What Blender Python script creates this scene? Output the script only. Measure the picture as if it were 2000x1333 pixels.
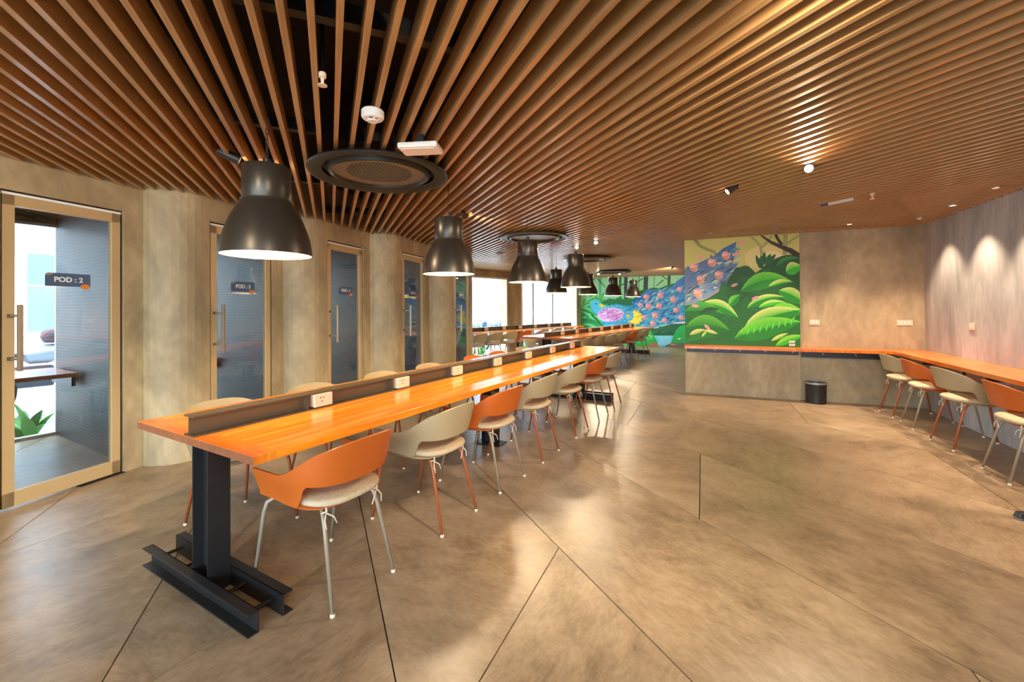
import bpy, bmesh, math, random
import numpy as np
from mathutils import Vector, Matrix
random.seed(7)
for o in list(bpy.data.objects): bpy.data.objects.remove(o, do_unlink=True)
SC = bpy.context.scene
COL = SC.collection
R = math.radians
# ------------------------------------------------------------------ camera
F_PX, CY, PITCH, ROLL, EYE = 827.8, 595.4, 6.568e-3, -6.515e-3, 1.36
cd = bpy.data.cameras.new('camera'); cam = bpy.data.objects.new('camera', cd); COL.objects.link(cam)
cd.sensor_width = 36; cd.lens = F_PX / 2000 * 36; cd.shift_y = -(666.5 - CY) / 2000; cd.clip_start = .02; cd.clip_end = 300
_w = Vector((0, math.cos(PITCH), math.sin(PITCH))); _u = Vector((0, -math.sin(PITCH), math.cos(PITCH))); _r = Vector((1, 0, 0))
r2 = _r * math.cos(ROLL) + _u * math.sin(ROLL); u2 = -_r * math.sin(ROLL) + _u * math.cos(ROLL)
m = Matrix((r2, u2, -_w)).transposed().to_4x4(); m.translation = (0, 0, EYE); cam.matrix_world = m
SC.camera = cam
# ------------------------------------------------------------------ world and exposure
wd = bpy.data.worlds.new('sky'); SC.world = wd; wd.use_nodes = True
bg = wd.node_tree.nodes['Background']; bg.inputs[0].default_value = (.66, .83, 1.0, 1); bg.inputs[1].default_value = 10.0
vs = SC.view_settings; vs.view_transform = 'Standard'; vs.look = 'None'; vs.gamma = 1; vs.use_curve_mapping = False; vs.exposure = 0.56
PEND_W, SPOT_W, DOWN_W = 28, 95, 85           # lamp powers
WARM2 = (1.0, .80, .56)

# ------------------------------------------------------------------ materials
MATS = {}
def new_mat(name):
    mt = bpy.data.materials.new(name); mt.use_nodes = True; MATS[name] = mt
    return mt, mt.node_tree, mt.node_tree.nodes['Principled BSDF']
def sr(r, g, b):
    f = lambda c: (c / 12.92 if c <= .04045 else ((c + .055) / 1.055) ** 2.4)
    return (f(r / 255), f(g / 255), f(b / 255), 1)
def plain(name, col, rough=.5, metal=0, spec=.5, coat=0):
    mt, nt, p = new_mat(name)
    p.inputs['Base Color'].default_value = col; p.inputs['Roughness'].default_value = rough
    p.inputs['Metallic'].default_value = metal; p.inputs['Specular IOR Level'].default_value = spec
    p.inputs['Coat Weight'].default_value = coat; p.inputs['Coat Roughness'].default_value = .12
    return mt
def mottled(name, c1, c2, scale=3, stretch=(1, 1, 1), rough=.5, bump=.05, c3=None, coord='Object', det=8, rot=(0, 0, 0), rough_var=0, fine=0, coat=0, spec=.5, wide=False, dist=.6):
    mt, nt, p = new_mat(name); N = nt.nodes; L = nt.links
    tc = N.new('ShaderNodeTexCoord'); mp = N.new('ShaderNodeMapping'); mp.inputs['Scale'].default_value = stretch; mp.inputs['Rotation'].default_value = rot
    L.new(tc.outputs[coord], mp.inputs[0])
    n1 = N.new('ShaderNodeTexNoise'); n1.inputs['Scale'].default_value = scale; n1.inputs['Detail'].default_value = det; n1.inputs['Roughness'].default_value = .62; n1.inputs['Distortion'].default_value = dist
    L.new(mp.outputs[0], n1.inputs['Vector'])
    cr = N.new('ShaderNodeValToRGB'); cr.color_ramp.elements[0].color = c1; cr.color_ramp.elements[1].color = c2
    cr.color_ramp.elements[0].position = .33; cr.color_ramp.elements[1].position = .68
    if wide: cr.color_ramp.elements[0].position = .2; cr.color_ramp.elements[1].position = .8
    if c3: e = cr.color_ramp.elements.new(.5); e.color = c3
    L.new(n1.outputs[0], cr.inputs[0]); out = cr.outputs[0]
    if fine:
        n2 = N.new('ShaderNodeTexNoise'); n2.inputs['Scale'].default_value = scale * 9; n2.inputs['Detail'].default_value = 6; L.new(mp.outputs[0], n2.inputs['Vector'])
        mr = N.new('ShaderNodeMapRange'); mr.inputs[1].default_value = .3; mr.inputs[2].default_value = .7; mr.inputs[3].default_value = 1 - fine; mr.inputs[4].default_value = 1 + fine
        L.new(n2.outputs[0], mr.inputs[0])
        mx = N.new('ShaderNodeMix'); mx.data_type = 'RGBA'; mx.blend_type = 'MULTIPLY'; mx.inputs[0].default_value = 1
        L.new(out, mx.inputs[6]); L.new(mr.outputs[0], mx.inputs[7]); out = mx.outputs[2]
    L.new(out, p.inputs['Base Color']); p.inputs['Roughness'].default_value = rough
    p.inputs['Coat Weight'].default_value = coat; p.inputs['Coat Roughness'].default_value = .1; p.inputs['Specular IOR Level'].default_value = spec
    if rough_var:
        mr = N.new('ShaderNodeMapRange'); mr.inputs[1].default_value = .3; mr.inputs[2].default_value = .7; mr.inputs[3].default_value = rough - rough_var; mr.inputs[4].default_value = rough + rough_var
        L.new(n1.outputs[0], mr.inputs[0]); L.new(mr.outputs[0], p.inputs['Roughness'])
    if bump:
        b = N.new('ShaderNodeBump'); b.inputs['Strength'].default_value = bump; b.inputs['Distance'].default_value = .02; L.new(n1.outputs[0], b.inputs['Height']); L.new(b.outputs[0], p.inputs['Normal'])
    return mt
def emis(name, col, s):
    mt, nt, p = new_mat(name); p.inputs['Base Color'].default_value = col; p.inputs['Emission Color'].default_value = col; p.inputs['Emission Strength'].default_value = s; return mt
def glass(name, tint=(1, 1, 1, 1), ior=1.5, refl=1.0):
    mt, nt, p = new_mat(name); N = nt.nodes; L = nt.links; N.remove(p)
    tr = N.new('ShaderNodeBsdfTransparent'); tr.inputs[0].default_value = tint
    gl = N.new('ShaderNodeBsdfGlossy'); gl.inputs['Roughness'].default_value = .02
    lw = N.new('ShaderNodeLayerWeight'); lw.inputs[0].default_value = .5          # same reflection from both faces of the pane
    pw = N.new('ShaderNodeMath'); pw.operation = 'POWER'; pw.inputs[1].default_value = 5; L.new(lw.outputs['Facing'], pw.inputs[0])
    mth = N.new('ShaderNodeMath'); mth.operation = 'MULTIPLY_ADD'; mth.inputs[1].default_value = .92; mth.inputs[2].default_value = .04 * refl; mth.use_clamp = True; L.new(pw.outputs[0], mth.inputs[0])
    mx = N.new('ShaderNodeMixShader'); L.new(mth.outputs[0], mx.inputs[0]); L.new(tr.outputs[0], mx.inputs[1]); L.new(gl.outputs[0], mx.inputs[2])
    L.new(mx.outputs[0], N['Material Output'].inputs[0]); return mt
def hexmat(name, cell, dark, line, width=.10):
    mt, nt, p = new_mat(name); N = nt.nodes; L = nt.links
    tc = N.new('ShaderNodeTexCoord'); sp = N.new('ShaderNodeSeparateXYZ'); L.new(tc.outputs['Object'], sp.inputs[0])
    def M(op, a, b=None):
        n = N.new('ShaderNodeMath'); n.operation = op
        for i, x in enumerate((a, b)):
            if x is None: continue
            if isinstance(x, (int, float)): n.inputs[i].default_value = x
            else: L.new(x, n.inputs[i])
        return n.outputs[0]
    x = M('DIVIDE', sp.outputs[0], cell); y = M('DIVIDE', sp.outputs[2], cell); S3 = 3 ** .5
    def cellc(x, y):
        gx = M('SUBTRACT', M('FLOORED_MODULO', x, 1.0), .5); gy = M('SUBTRACT', M('FLOORED_MODULO', y, S3), S3 / 2)
        return M('ABSOLUTE', gx), M('ABSOLUTE', gy)
    def hexd(g): return M('MAXIMUM', g[0], M('ADD', M('MULTIPLY', g[0], .5), M('MULTIPLY', g[1], S3 / 2)))
    d = M('MINIMUM', hexd(cellc(x, y)), hexd(cellc(M('ADD', x, .5), M('ADD', y, S3 / 2))))
    e = M('GREATER_THAN', d, .5 - width)
    mx = N.new('ShaderNodeMix'); mx.data_type = 'RGBA'; L.new(e, mx.inputs[0]); mx.inputs[6].default_value = dark; mx.inputs[7].default_value = line
    L.new(mx.outputs[2], p.inputs['Base Color']); p.inputs['Roughness'].default_value = .5
    b = N.new('ShaderNodeBump'); b.inputs['Distance'].default_value = .004; b.inputs['Strength'].default_value = .6; L.new(e, b.inputs['Height']); L.new(b.outputs[0], p.inputs['Normal'])
    return mt
def paintmat(name):
    mt, nt, p = new_mat(name); a = nt.nodes.new('ShaderNodeAttribute'); a.attribute_name = 'Col'
    nt.links.new(a.outputs[0], p.inputs['Base Color']); p.inputs['Roughness'].default_value = .55; return mt

mottled('plaster', sr(140, 122, 92), sr(190, 170, 132), 1.6, (1, 1, .55), .62, .12, sr(166, 147, 112), rot=(0, .5, 0), fine=.10)
mottled('plaster_grey', sr(144, 142, 138), sr(194, 191, 185), 1.5, (1.6, 1.6, .35), .6, .12, sr(170, 167, 162), rot=(.25, .2, 0), fine=.10)
def floormat():
    mt, nt, p = new_mat('floor_concrete'); N = nt.nodes; L = nt.links
    tc = N.new('ShaderNodeTexCoord'); oi = N.new('ShaderNodeObjectInfo')
    def rnd(mul):
        n = N.new('ShaderNodeMath'); n.operation = 'MULTIPLY'; n.inputs[1].default_value = mul; L.new(oi.outputs['Random'], n.inputs[0]); return n.outputs[0]
    def noise(scale, stretch, ang, det, rough, dist=0.0):
        cm = N.new('ShaderNodeCombineXYZ'); L.new(rnd(ang), cm.inputs[2])
        lc = N.new('ShaderNodeCombineXYZ'); lc.inputs[2].default_value = .37; L.new(rnd(31.0), lc.inputs[0]); L.new(rnd(17.0), lc.inputs[1])
        rt = N.new('ShaderNodeMapping'); L.new(tc.outputs['Object'], rt.inputs[0]); L.new(cm.outputs[0], rt.inputs['Rotation']); L.new(lc.outputs[0], rt.inputs['Location'])
        st = N.new('ShaderNodeMapping'); st.inputs['Scale'].default_value = stretch; L.new(rt.outputs[0], st.inputs[0])
        n = N.new('ShaderNodeTexNoise'); n.inputs['Scale'].default_value = scale; n.inputs['Detail'].default_value = det; n.inputs['Roughness'].default_value = rough; n.inputs['Distortion'].default_value = dist
        L.new(st.outputs[0], n.inputs['Vector']); return n.outputs[0]
    a = noise(1.5, (1, 1, 1), 2.0, 3, .5); b = noise(5.0, (1.7, .9, 1), 3.0, 8, .70, .3); c = noise(30, (1.9, .7, 1), 3.0, 4, .6)
    def mad(x, m, k):
        n = N.new('ShaderNodeMath'); n.operation = 'MULTIPLY_ADD'; n.inputs[1].default_value = m; L.new(x, n.inputs[0])
        if isinstance(k, float): n.inputs[2].default_value = k
        else: L.new(k, n.inputs[2])
        return n.outputs[0]
    v = mad(a, .55, mad(b, .75, mad(c, .35, -.325)))
    cr = N.new('ShaderNodeValToRGB'); E = cr.color_ramp.elements; E[0].position = .22; E[1].position = .80
    E[0].color = sr(94, 80, 60); E[1].color = sr(182, 160, 132); e = E.new(.42); e.color = sr(140, 119, 92); e = E.new(.56); e.color = sr(160, 138, 110)
    L.new(v, cr.inputs[0]); L.new(cr.outputs[0], p.inputs['Base Color'])
    rg = mad(b, .14, .25); L.new(rg, p.inputs['Roughness']); p.inputs['Specular IOR Level'].default_value = .55
    bp = N.new('ShaderNodeBump'); bp.inputs['Strength'].default_value = .06; bp.inputs['Distance'].default_value = .01; L.new(b, bp.inputs['Height']); L.new(bp.outputs[0], p.inputs['Normal'])
floormat()
plain('joint', sr(40, 36, 32), .8)
mottled('table_wood', sr(228, 116, 18), sr(252, 176, 54), 2.2, (9, .55, 3), .22, .01, sr(244, 146, 30), coat=.5, fine=.05)
mottled('end_wood', sr(216, 104, 18), sr(242, 146, 40), 2.2, (.6, 9, 3), .25, .01, sr(230, 124, 26), coat=.4)
mottled('edge_wood', sr(128, 74, 48), sr(160, 98, 66), 3, (6, 1, 3), .4, .01)
mottled('counter_wood', sr(206, 98, 26), sr(236, 142, 50), 2.2, (9, .8, 3), .28, .01, sr(222, 118, 36), coat=.3)
mottled('slat_wood', sr(158, 116, 70), sr(198, 156, 106), 5, (6, 1.5, 3), .36, .02, sr(178, 136, 88), fine=.08, coat=.35)
plain('soffit', sr(24, 18, 13), .9)
plain('black_steel', sr(30, 30, 31), .42, 0, .5)
plain('brown_steel', sr(100, 86, 66), .42, .3, .5)
plain('lamp_black', sr(66, 60, 52), .34, .55, .6)
plain('lamp_white', sr(186, 170, 118), .6)
plain('disc_black', sr(48, 44, 37), .35, .3)
plain('disc_grey', sr(140, 130, 112), .34, .4)
plain('brass_frame', sr(196, 168, 122), .42, .15)
plain('steel_handle', sr(176, 160, 136), .3, .7)
plain('white_plastic', sr(236, 232, 224), .45)
plain('cream_plastic', sr(232, 206, 178), .45)
plain('shell_orange', sr(190, 92, 26), .42)
plain('shell_grey', sr(168, 149, 114), .45)
plain('leg_rust', sr(158, 82, 42), .4)
plain('leg_grey', sr(150, 136, 114), .4, .2)
mottled('cushion', sr(186, 162, 128), sr(206, 184, 150), 40, (1, 1, 1), .85, .15)
plain('cord', sr(226, 212, 186), .8)
plain('dark', sr(18, 17, 17), .6)
plain('sign_blue', sr(70, 92, 122), .4)
plain('sign_orange', sr(226, 130, 60), .5)
plain('sign_pink', sr(170, 130, 120), .5)
plain('white_paint', sr(240, 240, 238), .6)
plain('ext_white', sr(240, 240, 238), .7)
plain('ext_blue', sr(120, 150, 165), .3)
mottled('ext_ground', sr(170, 168, 162), sr(200, 198, 190), 2, rough=.8)
plain('desk_red', sr(190, 96, 60), .35, coat=.4)
plain('leaf_green', sr(70, 150, 44), .5)
plain('leaf_dark', sr(34, 96, 40), .5)
plain('bike_dark', sr(48, 52, 62), .4)
plain('bike_grey', sr(150, 158, 172), .35, .3)
plain('bike_red', sr(170, 44, 52), .35)
plain('tyre', sr(34, 34, 36), .8)
plain('pod_ceiling', sr(40, 42, 48), .7)
plain('alu', sr(150, 150, 146), .4, .4)
glass('glass_door', (.88, .91, .93, 1), 1.5, 2.6)
glass('glass_window', (.97, .985, .99, 1), 1.45, 1.0)
hexmat('hex_panel', .038, sr(13, 14, 19), sr(120, 112, 102), .055)
paintmat('paint')
emis('bulb', (1, .86, .62, 1), 14)
emis('spot_lens', (1, .84, .60, 1), 60)
emis('down_lens', (1, .82, .60, 1), 18)

# ------------------------------------------------------------------ mesh helpers
class MB:
    def __init__(s): s.v = []; s.f = []
    def add(s, vs, fs, T=None):
        b = len(s.v)
        s.v += [tuple(T @ Vector(p)) if T else tuple(p) for p in vs]
        s.f += [tuple(i + b for i in f) for f in fs]; return s
    def box(s, x0, x1, y0, y1, z0, z1, T=None):
        return s.add([(x0, y0, z0), (x1, y0, z0), (x1, y1, z0), (x0, y1, z0), (x0, y0, z1), (x1, y0, z1), (x1, y1, z1), (x0, y1, z1)],
                     [(0, 3, 2, 1), (4, 5, 6, 7), (0, 1, 5, 4), (1, 2, 6, 5), (2, 3, 7, 6), (3, 0, 4, 7)], T)
    def prism(s, poly, z0, z1, T=None):
        a = sum(poly[i][0] * poly[(i + 1) % len(poly)][1] - poly[(i + 1) % len(poly)][0] * poly[i][1] for i in range(len(poly)))
        if a < 0: poly = poly[::-1]
        n = len(poly)
        return s.add([(p[0], p[1], z0) for p in poly] + [(p[0], p[1], z1) for p in poly],
                     [tuple(range(n))[::-1], tuple(range(n, 2 * n))] + [(i, (i + 1) % n, n + (i + 1) % n, n + i) for i in range(n)], T)
    def lathe(s, prof, n=32, T=None, caps=True):
        vs = []; fs = []
        for r, z in prof:
            for i in range(n):
                a = 2 * math.pi * i / n; vs.append((r * math.cos(a), r * math.sin(a), z))
        for j in range(len(prof) - 1):
            for i in range(n): fs.append((j * n + i, j * n + (i + 1) % n, (j + 1) * n + (i + 1) % n, (j + 1) * n + i))
        if caps:
            fs.append(tuple(range(n))[::-1]); fs.append(tuple(range((len(prof) - 1) * n, len(prof) * n)))
        return s.add(vs, fs, T)
    def tube(s, path, r, n=8, T=None):
        P = [Vector(p) for p in path]; vs = []; fs = []
        rr = r if isinstance(r, (list, tuple)) else [r] * len(P)
        up = None
        for i, p in enumerate(P):
            d = (P[min(i + 1, len(P) - 1)] - P[max(i - 1, 0)]).normalized()
            if up is None: up = Vector((0, 0, 1)) if abs(d.z) < .9 else Vector((1, 0, 0))
            a = d.cross(up).normalized(); b = a.cross(d).normalized(); up = b
            for k in range(n):
                t = 2 * math.pi * k / n; vs.append(p + a * (rr[i] * math.cos(t)) + b * (rr[i] * math.sin(t)))
        for j in range(len(P) - 1):
            for k in range(n): fs.append((j * n + k, j * n + (k + 1) % n, (j + 1) * n + (k + 1) % n, (j + 1) * n + k))
        fs.append(tuple(range(n))[::-1]); fs.append(tuple(range((len(P) - 1) * n, len(P) * n)))
        return s.add(vs, fs, T)
    def mesh(s, name):
        me = bpy.data.meshes.new(name); me.from_pydata([tuple(v) for v in s.v], [], s.f); me.update()
        b = bmesh.new(); b.from_mesh(me); bmesh.ops.recalc_face_normals(b, faces=b.faces); b.to_mesh(me); b.free()
        return me
    def build(s, name, mat, parent=None, smooth=False, bevel=0):
        me = s.mesh(name)
        return mobj(name, me, mat, parent, smooth, bevel)
def mobj(name, me, mat, parent=None, smooth=False, bevel=0):
    if bevel:
        b = bmesh.new(); b.from_mesh(me)
        es = [e for e in b.edges if len(e.link_faces) == 2 and e.calc_face_angle(0) > .6]
        bmesh.ops.bevel(b, geom=es, offset=bevel, segments=2, affect='EDGES', profile=.6); b.to_mesh(me); b.free()
    if mat: me.materials.clear(); me.materials.append(MATS[mat] if isinstance(mat, str) else mat)
    if smooth:
        for p in me.polygons: p.use_smooth = True
        try: me.set_sharp_from_angle(angle=R(38))
        except Exception: pass
    o = bpy.data.objects.new(name, me); COL.objects.link(o)
    if parent: o.parent = parent
    return o
def tag(o, label=None, cat=None, group=None, kind=None):
    if label: o['label'] = label
    if cat: o['category'] = cat
    if group: o['group'] = group
    if kind: o['kind'] = kind
    return o
def empty(name, loc=(0, 0, 0), rz=0):
    o = bpy.data.objects.new(name, None); o.empty_display_size = .1; COL.objects.link(o); o.location = loc; o.rotation_euler = (0, 0, rz); return o
def copy_tree(o, parent=None):
    c = o.copy(); COL.objects.link(c)
    if parent: c.parent = parent
    for ch in list(o.children): copy_tree(ch, c)
    return c
def struct(o): o['kind'] = 'structure'; return o
def hdv(deg): return Vector((math.sin(R(deg)), math.cos(R(deg)), 0))
def light(name, kind, loc, power, color, parent=None, radius=.03, target=None, size=60, blend=.5):
    l = bpy.data.lights.new(name, kind); l.energy = power; l.color = color; l.shadow_soft_size = radius
    if kind == 'SPOT': l.spot_size = R(size); l.spot_blend = blend
    o = bpy.data.objects.new(name, l); COL.objects.link(o); o.location = loc
    if parent: o.parent = parent
    if target is not None: o.rotation_euler = (Vector(target) - Vector(loc)).to_track_quat('-Z', 'Y').to_euler()
    return o

# ------------------------------------------------------------------ plan of the room
ZS = 2.403                      # underside of slats
ZTOP = 2.86                     # black soffit
H24 = hdv(24); H114 = hdv(114)
DD = hdv(15.1); DN = Vector((DD.y, -DD.x, 0))            # pod door walls
C1 = Vector((-3.22, 3.70, 0)); PER = Vector((.613, 1.125, 0))
PD = Vector((-.867, .498, 0)).normalized()               # pod partitions run out this way
FD = PER.normalized()
PODDEP = 2.05; WB = 1.246; RET = .299
def Ck(k): return C1 + PER * (k - 1)
FC = Vector((-1.664, 10.83, 0)); FL = Vector((2.53, 15.56, 0))   # second facade
FRt = Vector((5.99, 14.02, 0))
PL = Vector((2.73, 6.69, 0)); PR = PL + H114 * 1.525
RS = PR + H24 * .06; RC = Vector((5.41, 5.555, 0))
RB = RC - H24 * 8.95
# ------------------------------------------------------------------ floor of triangular sawn slabs
fl = MB(); fl.prism([(-10.5, -3.2), (2.2, -3.2), (6.6, 5.6), (6.6, 14.1), (2.5, 15.75), (-1.75, 10.95), (-6.2, 2.75)], -.08, -.012)
floor = struct(fl.build('floor', 'joint'))
def clip(poly, nx, ny, c):                      # keep nx*x+ny*y <= c
    out = []
    for i in range(len(poly)):
        a, b = poly[i], poly[(i + 1) % len(poly)]; da = nx * a[0] + ny * a[1] - c; db = nx * b[0] + ny * b[1] - c
        if da <= 0: out.append(a)
        if (da < 0) != (db < 0) and abs(da - db) > 1e-12:
            t = da / (da - db); out.append((a[0] + (b[0] - a[0]) * t, a[1] + (b[1] - a[1]) * t))
    return out
fpoly = [(-8.9, -2.6), (1.85, -2.6), (6.3, 5.2), (6.3, 14.0), (2.55, 15.68), (-1.72, 10.9)]
n1 = Vector((math.cos(R(24.2)), math.sin(R(24.2)))); n2 = Vector((n1.x, -n1.y))
qoff = {-2: -3.558, -1: -1.848, 0: -.752, 1: .9, 2: -.03, 3: 2.2, 4: 1.9, 5: 1.1, 6: .2, 7: 1.2}
G = .0028
for k in range(-10, 18):
    a, b = .242 + .978 * k, .242 + .978 * (k + 1)
    q0 = qoff.get(k, (k * 1.07) % 3.0) % 3.0
    for j in range(-7, 5):
        p = clip(fpoly, n1.x, n1.y, b - G)
        p = clip(p, -n1.x, -n1.y, -(a + G)) if p else p
        p = clip(p, n2.x, n2.y, q0 + 3 * (j + 1) - G) if p else p
        p = clip(p, -n2.x, -n2.y, -(q0 + 3 * j + G)) if p else p
        if len(p) > 2: MB().prism(p, -.012, 0).build('floor_slab', 'floor_concrete', floor)
# ------------------------------------------------------------------ walls
def wallbox(mb, A, B, z0, z1, th):              # box from A to B, thickness th to the left of A->B
    d = (B - A); L = d.length; d.normalize(); n = Vector((-d.y, d.x, 0))
    q = [A, B, B + n * th, A + n * th]; mb.prism([(v.x, v.y) for v in q], z0, z1)
S0, S1, DH = .37, 1.10, 2.19
wl = MB()
for k in range(-4, 5):                           # unit from C_k to C_k+1
    c = Ck(k); O = c + DN * RET; rad = .285
    pts = [c + DN * t for t in (0, RET - rad)]
    cen = c + DN * (RET - rad) + DD * rad
    for i in range(1, 9):
        a = math.pi / 2 * i / 8; pts.append(cen + DN * (rad * math.sin(a)) - DD * (rad * math.cos(a)))
    pts.append(O + DD * (S0 if k >= 0 else WB))
    inner = [p - DN * .09 + DD * .09 if i < 2 else p - DN * .09 for i, p in enumerate(pts)]
    inner[0] = c + DD * .09; inner[1] = c + DN * .01 + DD * .09
    for i in range(2, 10):
        a = math.pi / 2 * (i - 1) / 8; inner[i] = cen + DN * ((rad - .09) * math.sin(a)) - DD * ((rad - .09) * math.cos(a))
    for i in range(len(pts) - 1):
        wl.prism([(v.x, v.y) for v in (pts[i], pts[i + 1], inner[i + 1], inner[i])], 0, ZTOP)
    if k >= 0:
        wallbox(wl, O + DD * S1, O + DD * WB, 0, ZTOP, .09)
        wallbox(wl, O + DD * S0, O + DD * S1, DH, ZTOP, .09)
wall_left = struct(wl.build('wall_left', 'plaster', smooth=True))
# pod partitions and pod back wall (facade)
for k in range(0, 6):
    a = Ck(k) + PD * .02; T = Matrix.Translation(a) @ Matrix.Rotation(math.atan2(PD.y, PD.x), 4, 'Z')
    o = struct(MB().box(0, PODDEP - .02, .0, .06, 0, ZTOP).build('wall_partition', 'hex_panel')); o.matrix_world = T
struct(MB().prism([(v.x, v.y) for v in (Ck(0) + PD * .05, Ck(5) + PD * .05, Ck(5) + PD * PODDEP, Ck(0) + PD * PODDEP)], 2.42, 2.46).build('ceiling_pod', 'pod_ceiling'))
win_n = [0]
def window(A, B, z0, z1, mulls=(), fr=.045, mat='white_paint'):
    win_n[0] += 1
    d = B - A; L = d.length; ang = math.atan2(d.y, d.x)
    root = struct(empty('window_%d' % win_n[0], A, ang))
    m_ = MB(); m_.box(0, L, -.03, .03, z0, z0 + fr).box(0, L, -.03, .03, z1 - fr, z1).box(0, fr, -.03, .03, z0, z1).box(L - fr, L, -.03, .03, z0, z1)
    m_.build('window_frame', mat, root)
    xs = [0] + list(mulls) + [L]
    for x in mulls: MB().box(x - .03, x + .03, -.04, .04, z0 + fr, z1 - fr).build('mullion', 'alu', root)
    for i in range(len(xs) - 1): MB().box(xs[i] + fr * .7, xs[i + 1] - fr * .7, -.004, .004, z0 + fr, z1 - fr).build('pane', 'glass_window', root)
    return root
wf = MB(); off = PD * PODDEP
for k in range(0, 5):
    A, B = Ck(k) + off, Ck(k + 1) + off
    window(A + FD * .05, B - FD * .03, 0.0, 2.30, (), .03)
wallbox(wf, Ck(0) + off, Ck(5) + off, 2.30, ZTOP, .12)
wallbox(wf, Ck(-6) + off, Ck(0) + off, 0, ZTOP, .12)
P6 = Ck(5) + off
window(P6 + FD * .06, FC - FD * .1, 0, 2.22, ())  # window added behind the pods, mostly hidden, to let in light
wallbox(wf, P6, FC, 2.22, ZTOP, .12)
struct(wf.build('wall_facade', 'plaster'))
fdir = (FL - FC).normalized(); fl_len = (FL - FC).length
ww = MB()
wallbox(ww, FC, FC + fdir * .12, 0, ZTOP, .2)
wallbox(ww, FC + fdir * 2.28, FC + fdir * 2.93, 0, ZTOP, .25)
wallbox(ww, FC + fdir * 6.02, FL, 0, ZTOP, .2)
wallbox(ww, FC, FL, 2.22, ZTOP, .22)
struct(ww.build('wall_window_side', 'plaster'))
window(FC + fdir * .12, FC + fdir * 2.28, 0, 2.22, ())
window(FC + fdir * 2.93, FC + fdir * 6.02, 0, 2.22, (.55, 1.59))
# far mural wall, pier, recess, right and back walls
wb = MB(); wallbox(wb, FL - H114 * .1, FRt + H114 * .3, 0, ZTOP, .15); struct(wb.build('wall_far', 'plaster'))
wp = MB(); wp.prism([(v.x, v.y) for v in (PL, PR, PR + H24 * .3, PL + H24 * .3 + H114 * .0)], 0, ZTOP)
wallbox(wp, FRt + H24 * .0, PL + H24 * .3, 0, ZTOP, .2) if False else wp.prism([(v.x, v.y) for v in (PL + H24 * .3, PL + H24 * .3 + H114 * .2, FRt + H114 * .2, FRt)], 0, ZTOP)
struct(wp.build('wall_pier', 'plaster'))
wr = MB(); wr.prism([(v.x, v.y) for v in (RS, RC, RC + H24 * .15 + H114 * .15, RS + H24 * .15)], 0, ZTOP); struct(wr.build('wall_recess', 'plaster'))
wr = MB(); wr.prism([(v.x, v.y) for v in (RC, RB, RB + H114 * .15, RC + H114 * .15)], 0, ZTOP); struct(wr.build('wall_right', 'plaster_grey'))
wk = MB(); BY = -2.6; BXL, BXR = -9.6, 1.95
wk.box(BXL, -5.6, BY - .15, BY, 0, ZTOP).box(BXL, BXR, BY - .15, BY, 2.3, ZTOP).box(1.2, BXR, BY - .15, BY, 0, ZTOP)
struct(wk.build('wall_back', 'plaster'))
window(Vector((-5.6, BY - .07, 0)), Vector((1.2, BY - .07, 0)), 0, 2.3, (1.7, 3.4, 5.1))  # unseen glazing added behind the camera for soft daylight fill
# ------------------------------------------------------------------ ceiling: soffit, carriers, slats
ce = MB(); ce.prism([(-10.6, -3.2), (2.3, -3.2), (6.9, 5.6), (6.9, 14.4), (2.5, 16.0), (-1.9, 11.1), (-6.4, 3.0)], ZTOP, ZTOP + .1)
ceiling = struct(ce.build('ceiling', 'soffit'))
SA = -.404704; SN = Vector((math.cos(SA), -math.sin(SA), 0)); SD = Vector((math.sin(SA), math.cos(SA), 0))
room = [Ck(-4)]
for k in range(-4, 5):
    c = Ck(k); room += [c + DN * .15 + DD * .03, c + DN * .24 + DD * .1, c + DN * RET + DD * .28, c + DN * RET + DD * WB]
room += [Ck(5) + PD * PODDEP, FC, FL, FRt, PL, PR, RC, RB, Vector((-6.6, BY, 0))]
def spans(p, d):
    ts = []
    for i in range(len(room)):
        a, b = room[i], room[(i + 1) % len(room)]; e = b - a; den = d.x * e.y - d.y * e.x
        if abs(den) < 1e-9: continue
        w_ = a - p; t = (w_.x * e.y - w_.y * e.x) / den; s = (w_.x * d.y - w_.y * d.x) / den
        if 0 <= s < 1: ts.append(t)
    ts.sort(); return [(ts[i], ts[i + 1]) for i in range(0, len(ts) - 1, 2)]
SW, SDEP, SSP, SOFF = .0255, .105, .0705788 * EYE, -.680205 * EYE
slat_me = MB().box(-SW / 2, SW / 2, 0, 1, 0, SDEP).mesh('slat'); slat_me.materials.append(MATS['slat_wood'])
srz = math.atan2(-SD.x, SD.y)
for k in range(-70, 150):
    p = SN * (SOFF + SSP * k)
    for t0, t1 in spans(p, SD):
        if t1 - t0 < .12: continue
        o = bpy.data.objects.new('slat', slat_me); COL.objects.link(o); o.parent = ceiling
        q = p + SD * (t0 + .006); o.location = (q.x, q.y, ZS); o.rotation_euler = (0, 0, srz); o.scale = (1, t1 - t0 - .012, 1)
for j in range(-2, 13):                          # steel carriers above the slats
    p = SD * (.62 + 1.22 * j)
    for t0, t1 in spans(p, SN):
        if t1 - t0 < .2: continue
        T = Matrix.Translation(p + SN * t0) @ Matrix.Rotation(math.atan2(SN.y, SN.x), 4, 'Z'); L_ = t1 - t0
        c = MB().box(0, L_, -.025, .025, ZS + SDEP + .002, ZS + SDEP + .007).box(0, L_, -.025, -.02, ZS + SDEP + .007, ZS + SDEP + .08)
        o = c.build('carrier_channel', 'black_steel', ceiling); o.matrix_world = T

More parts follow.
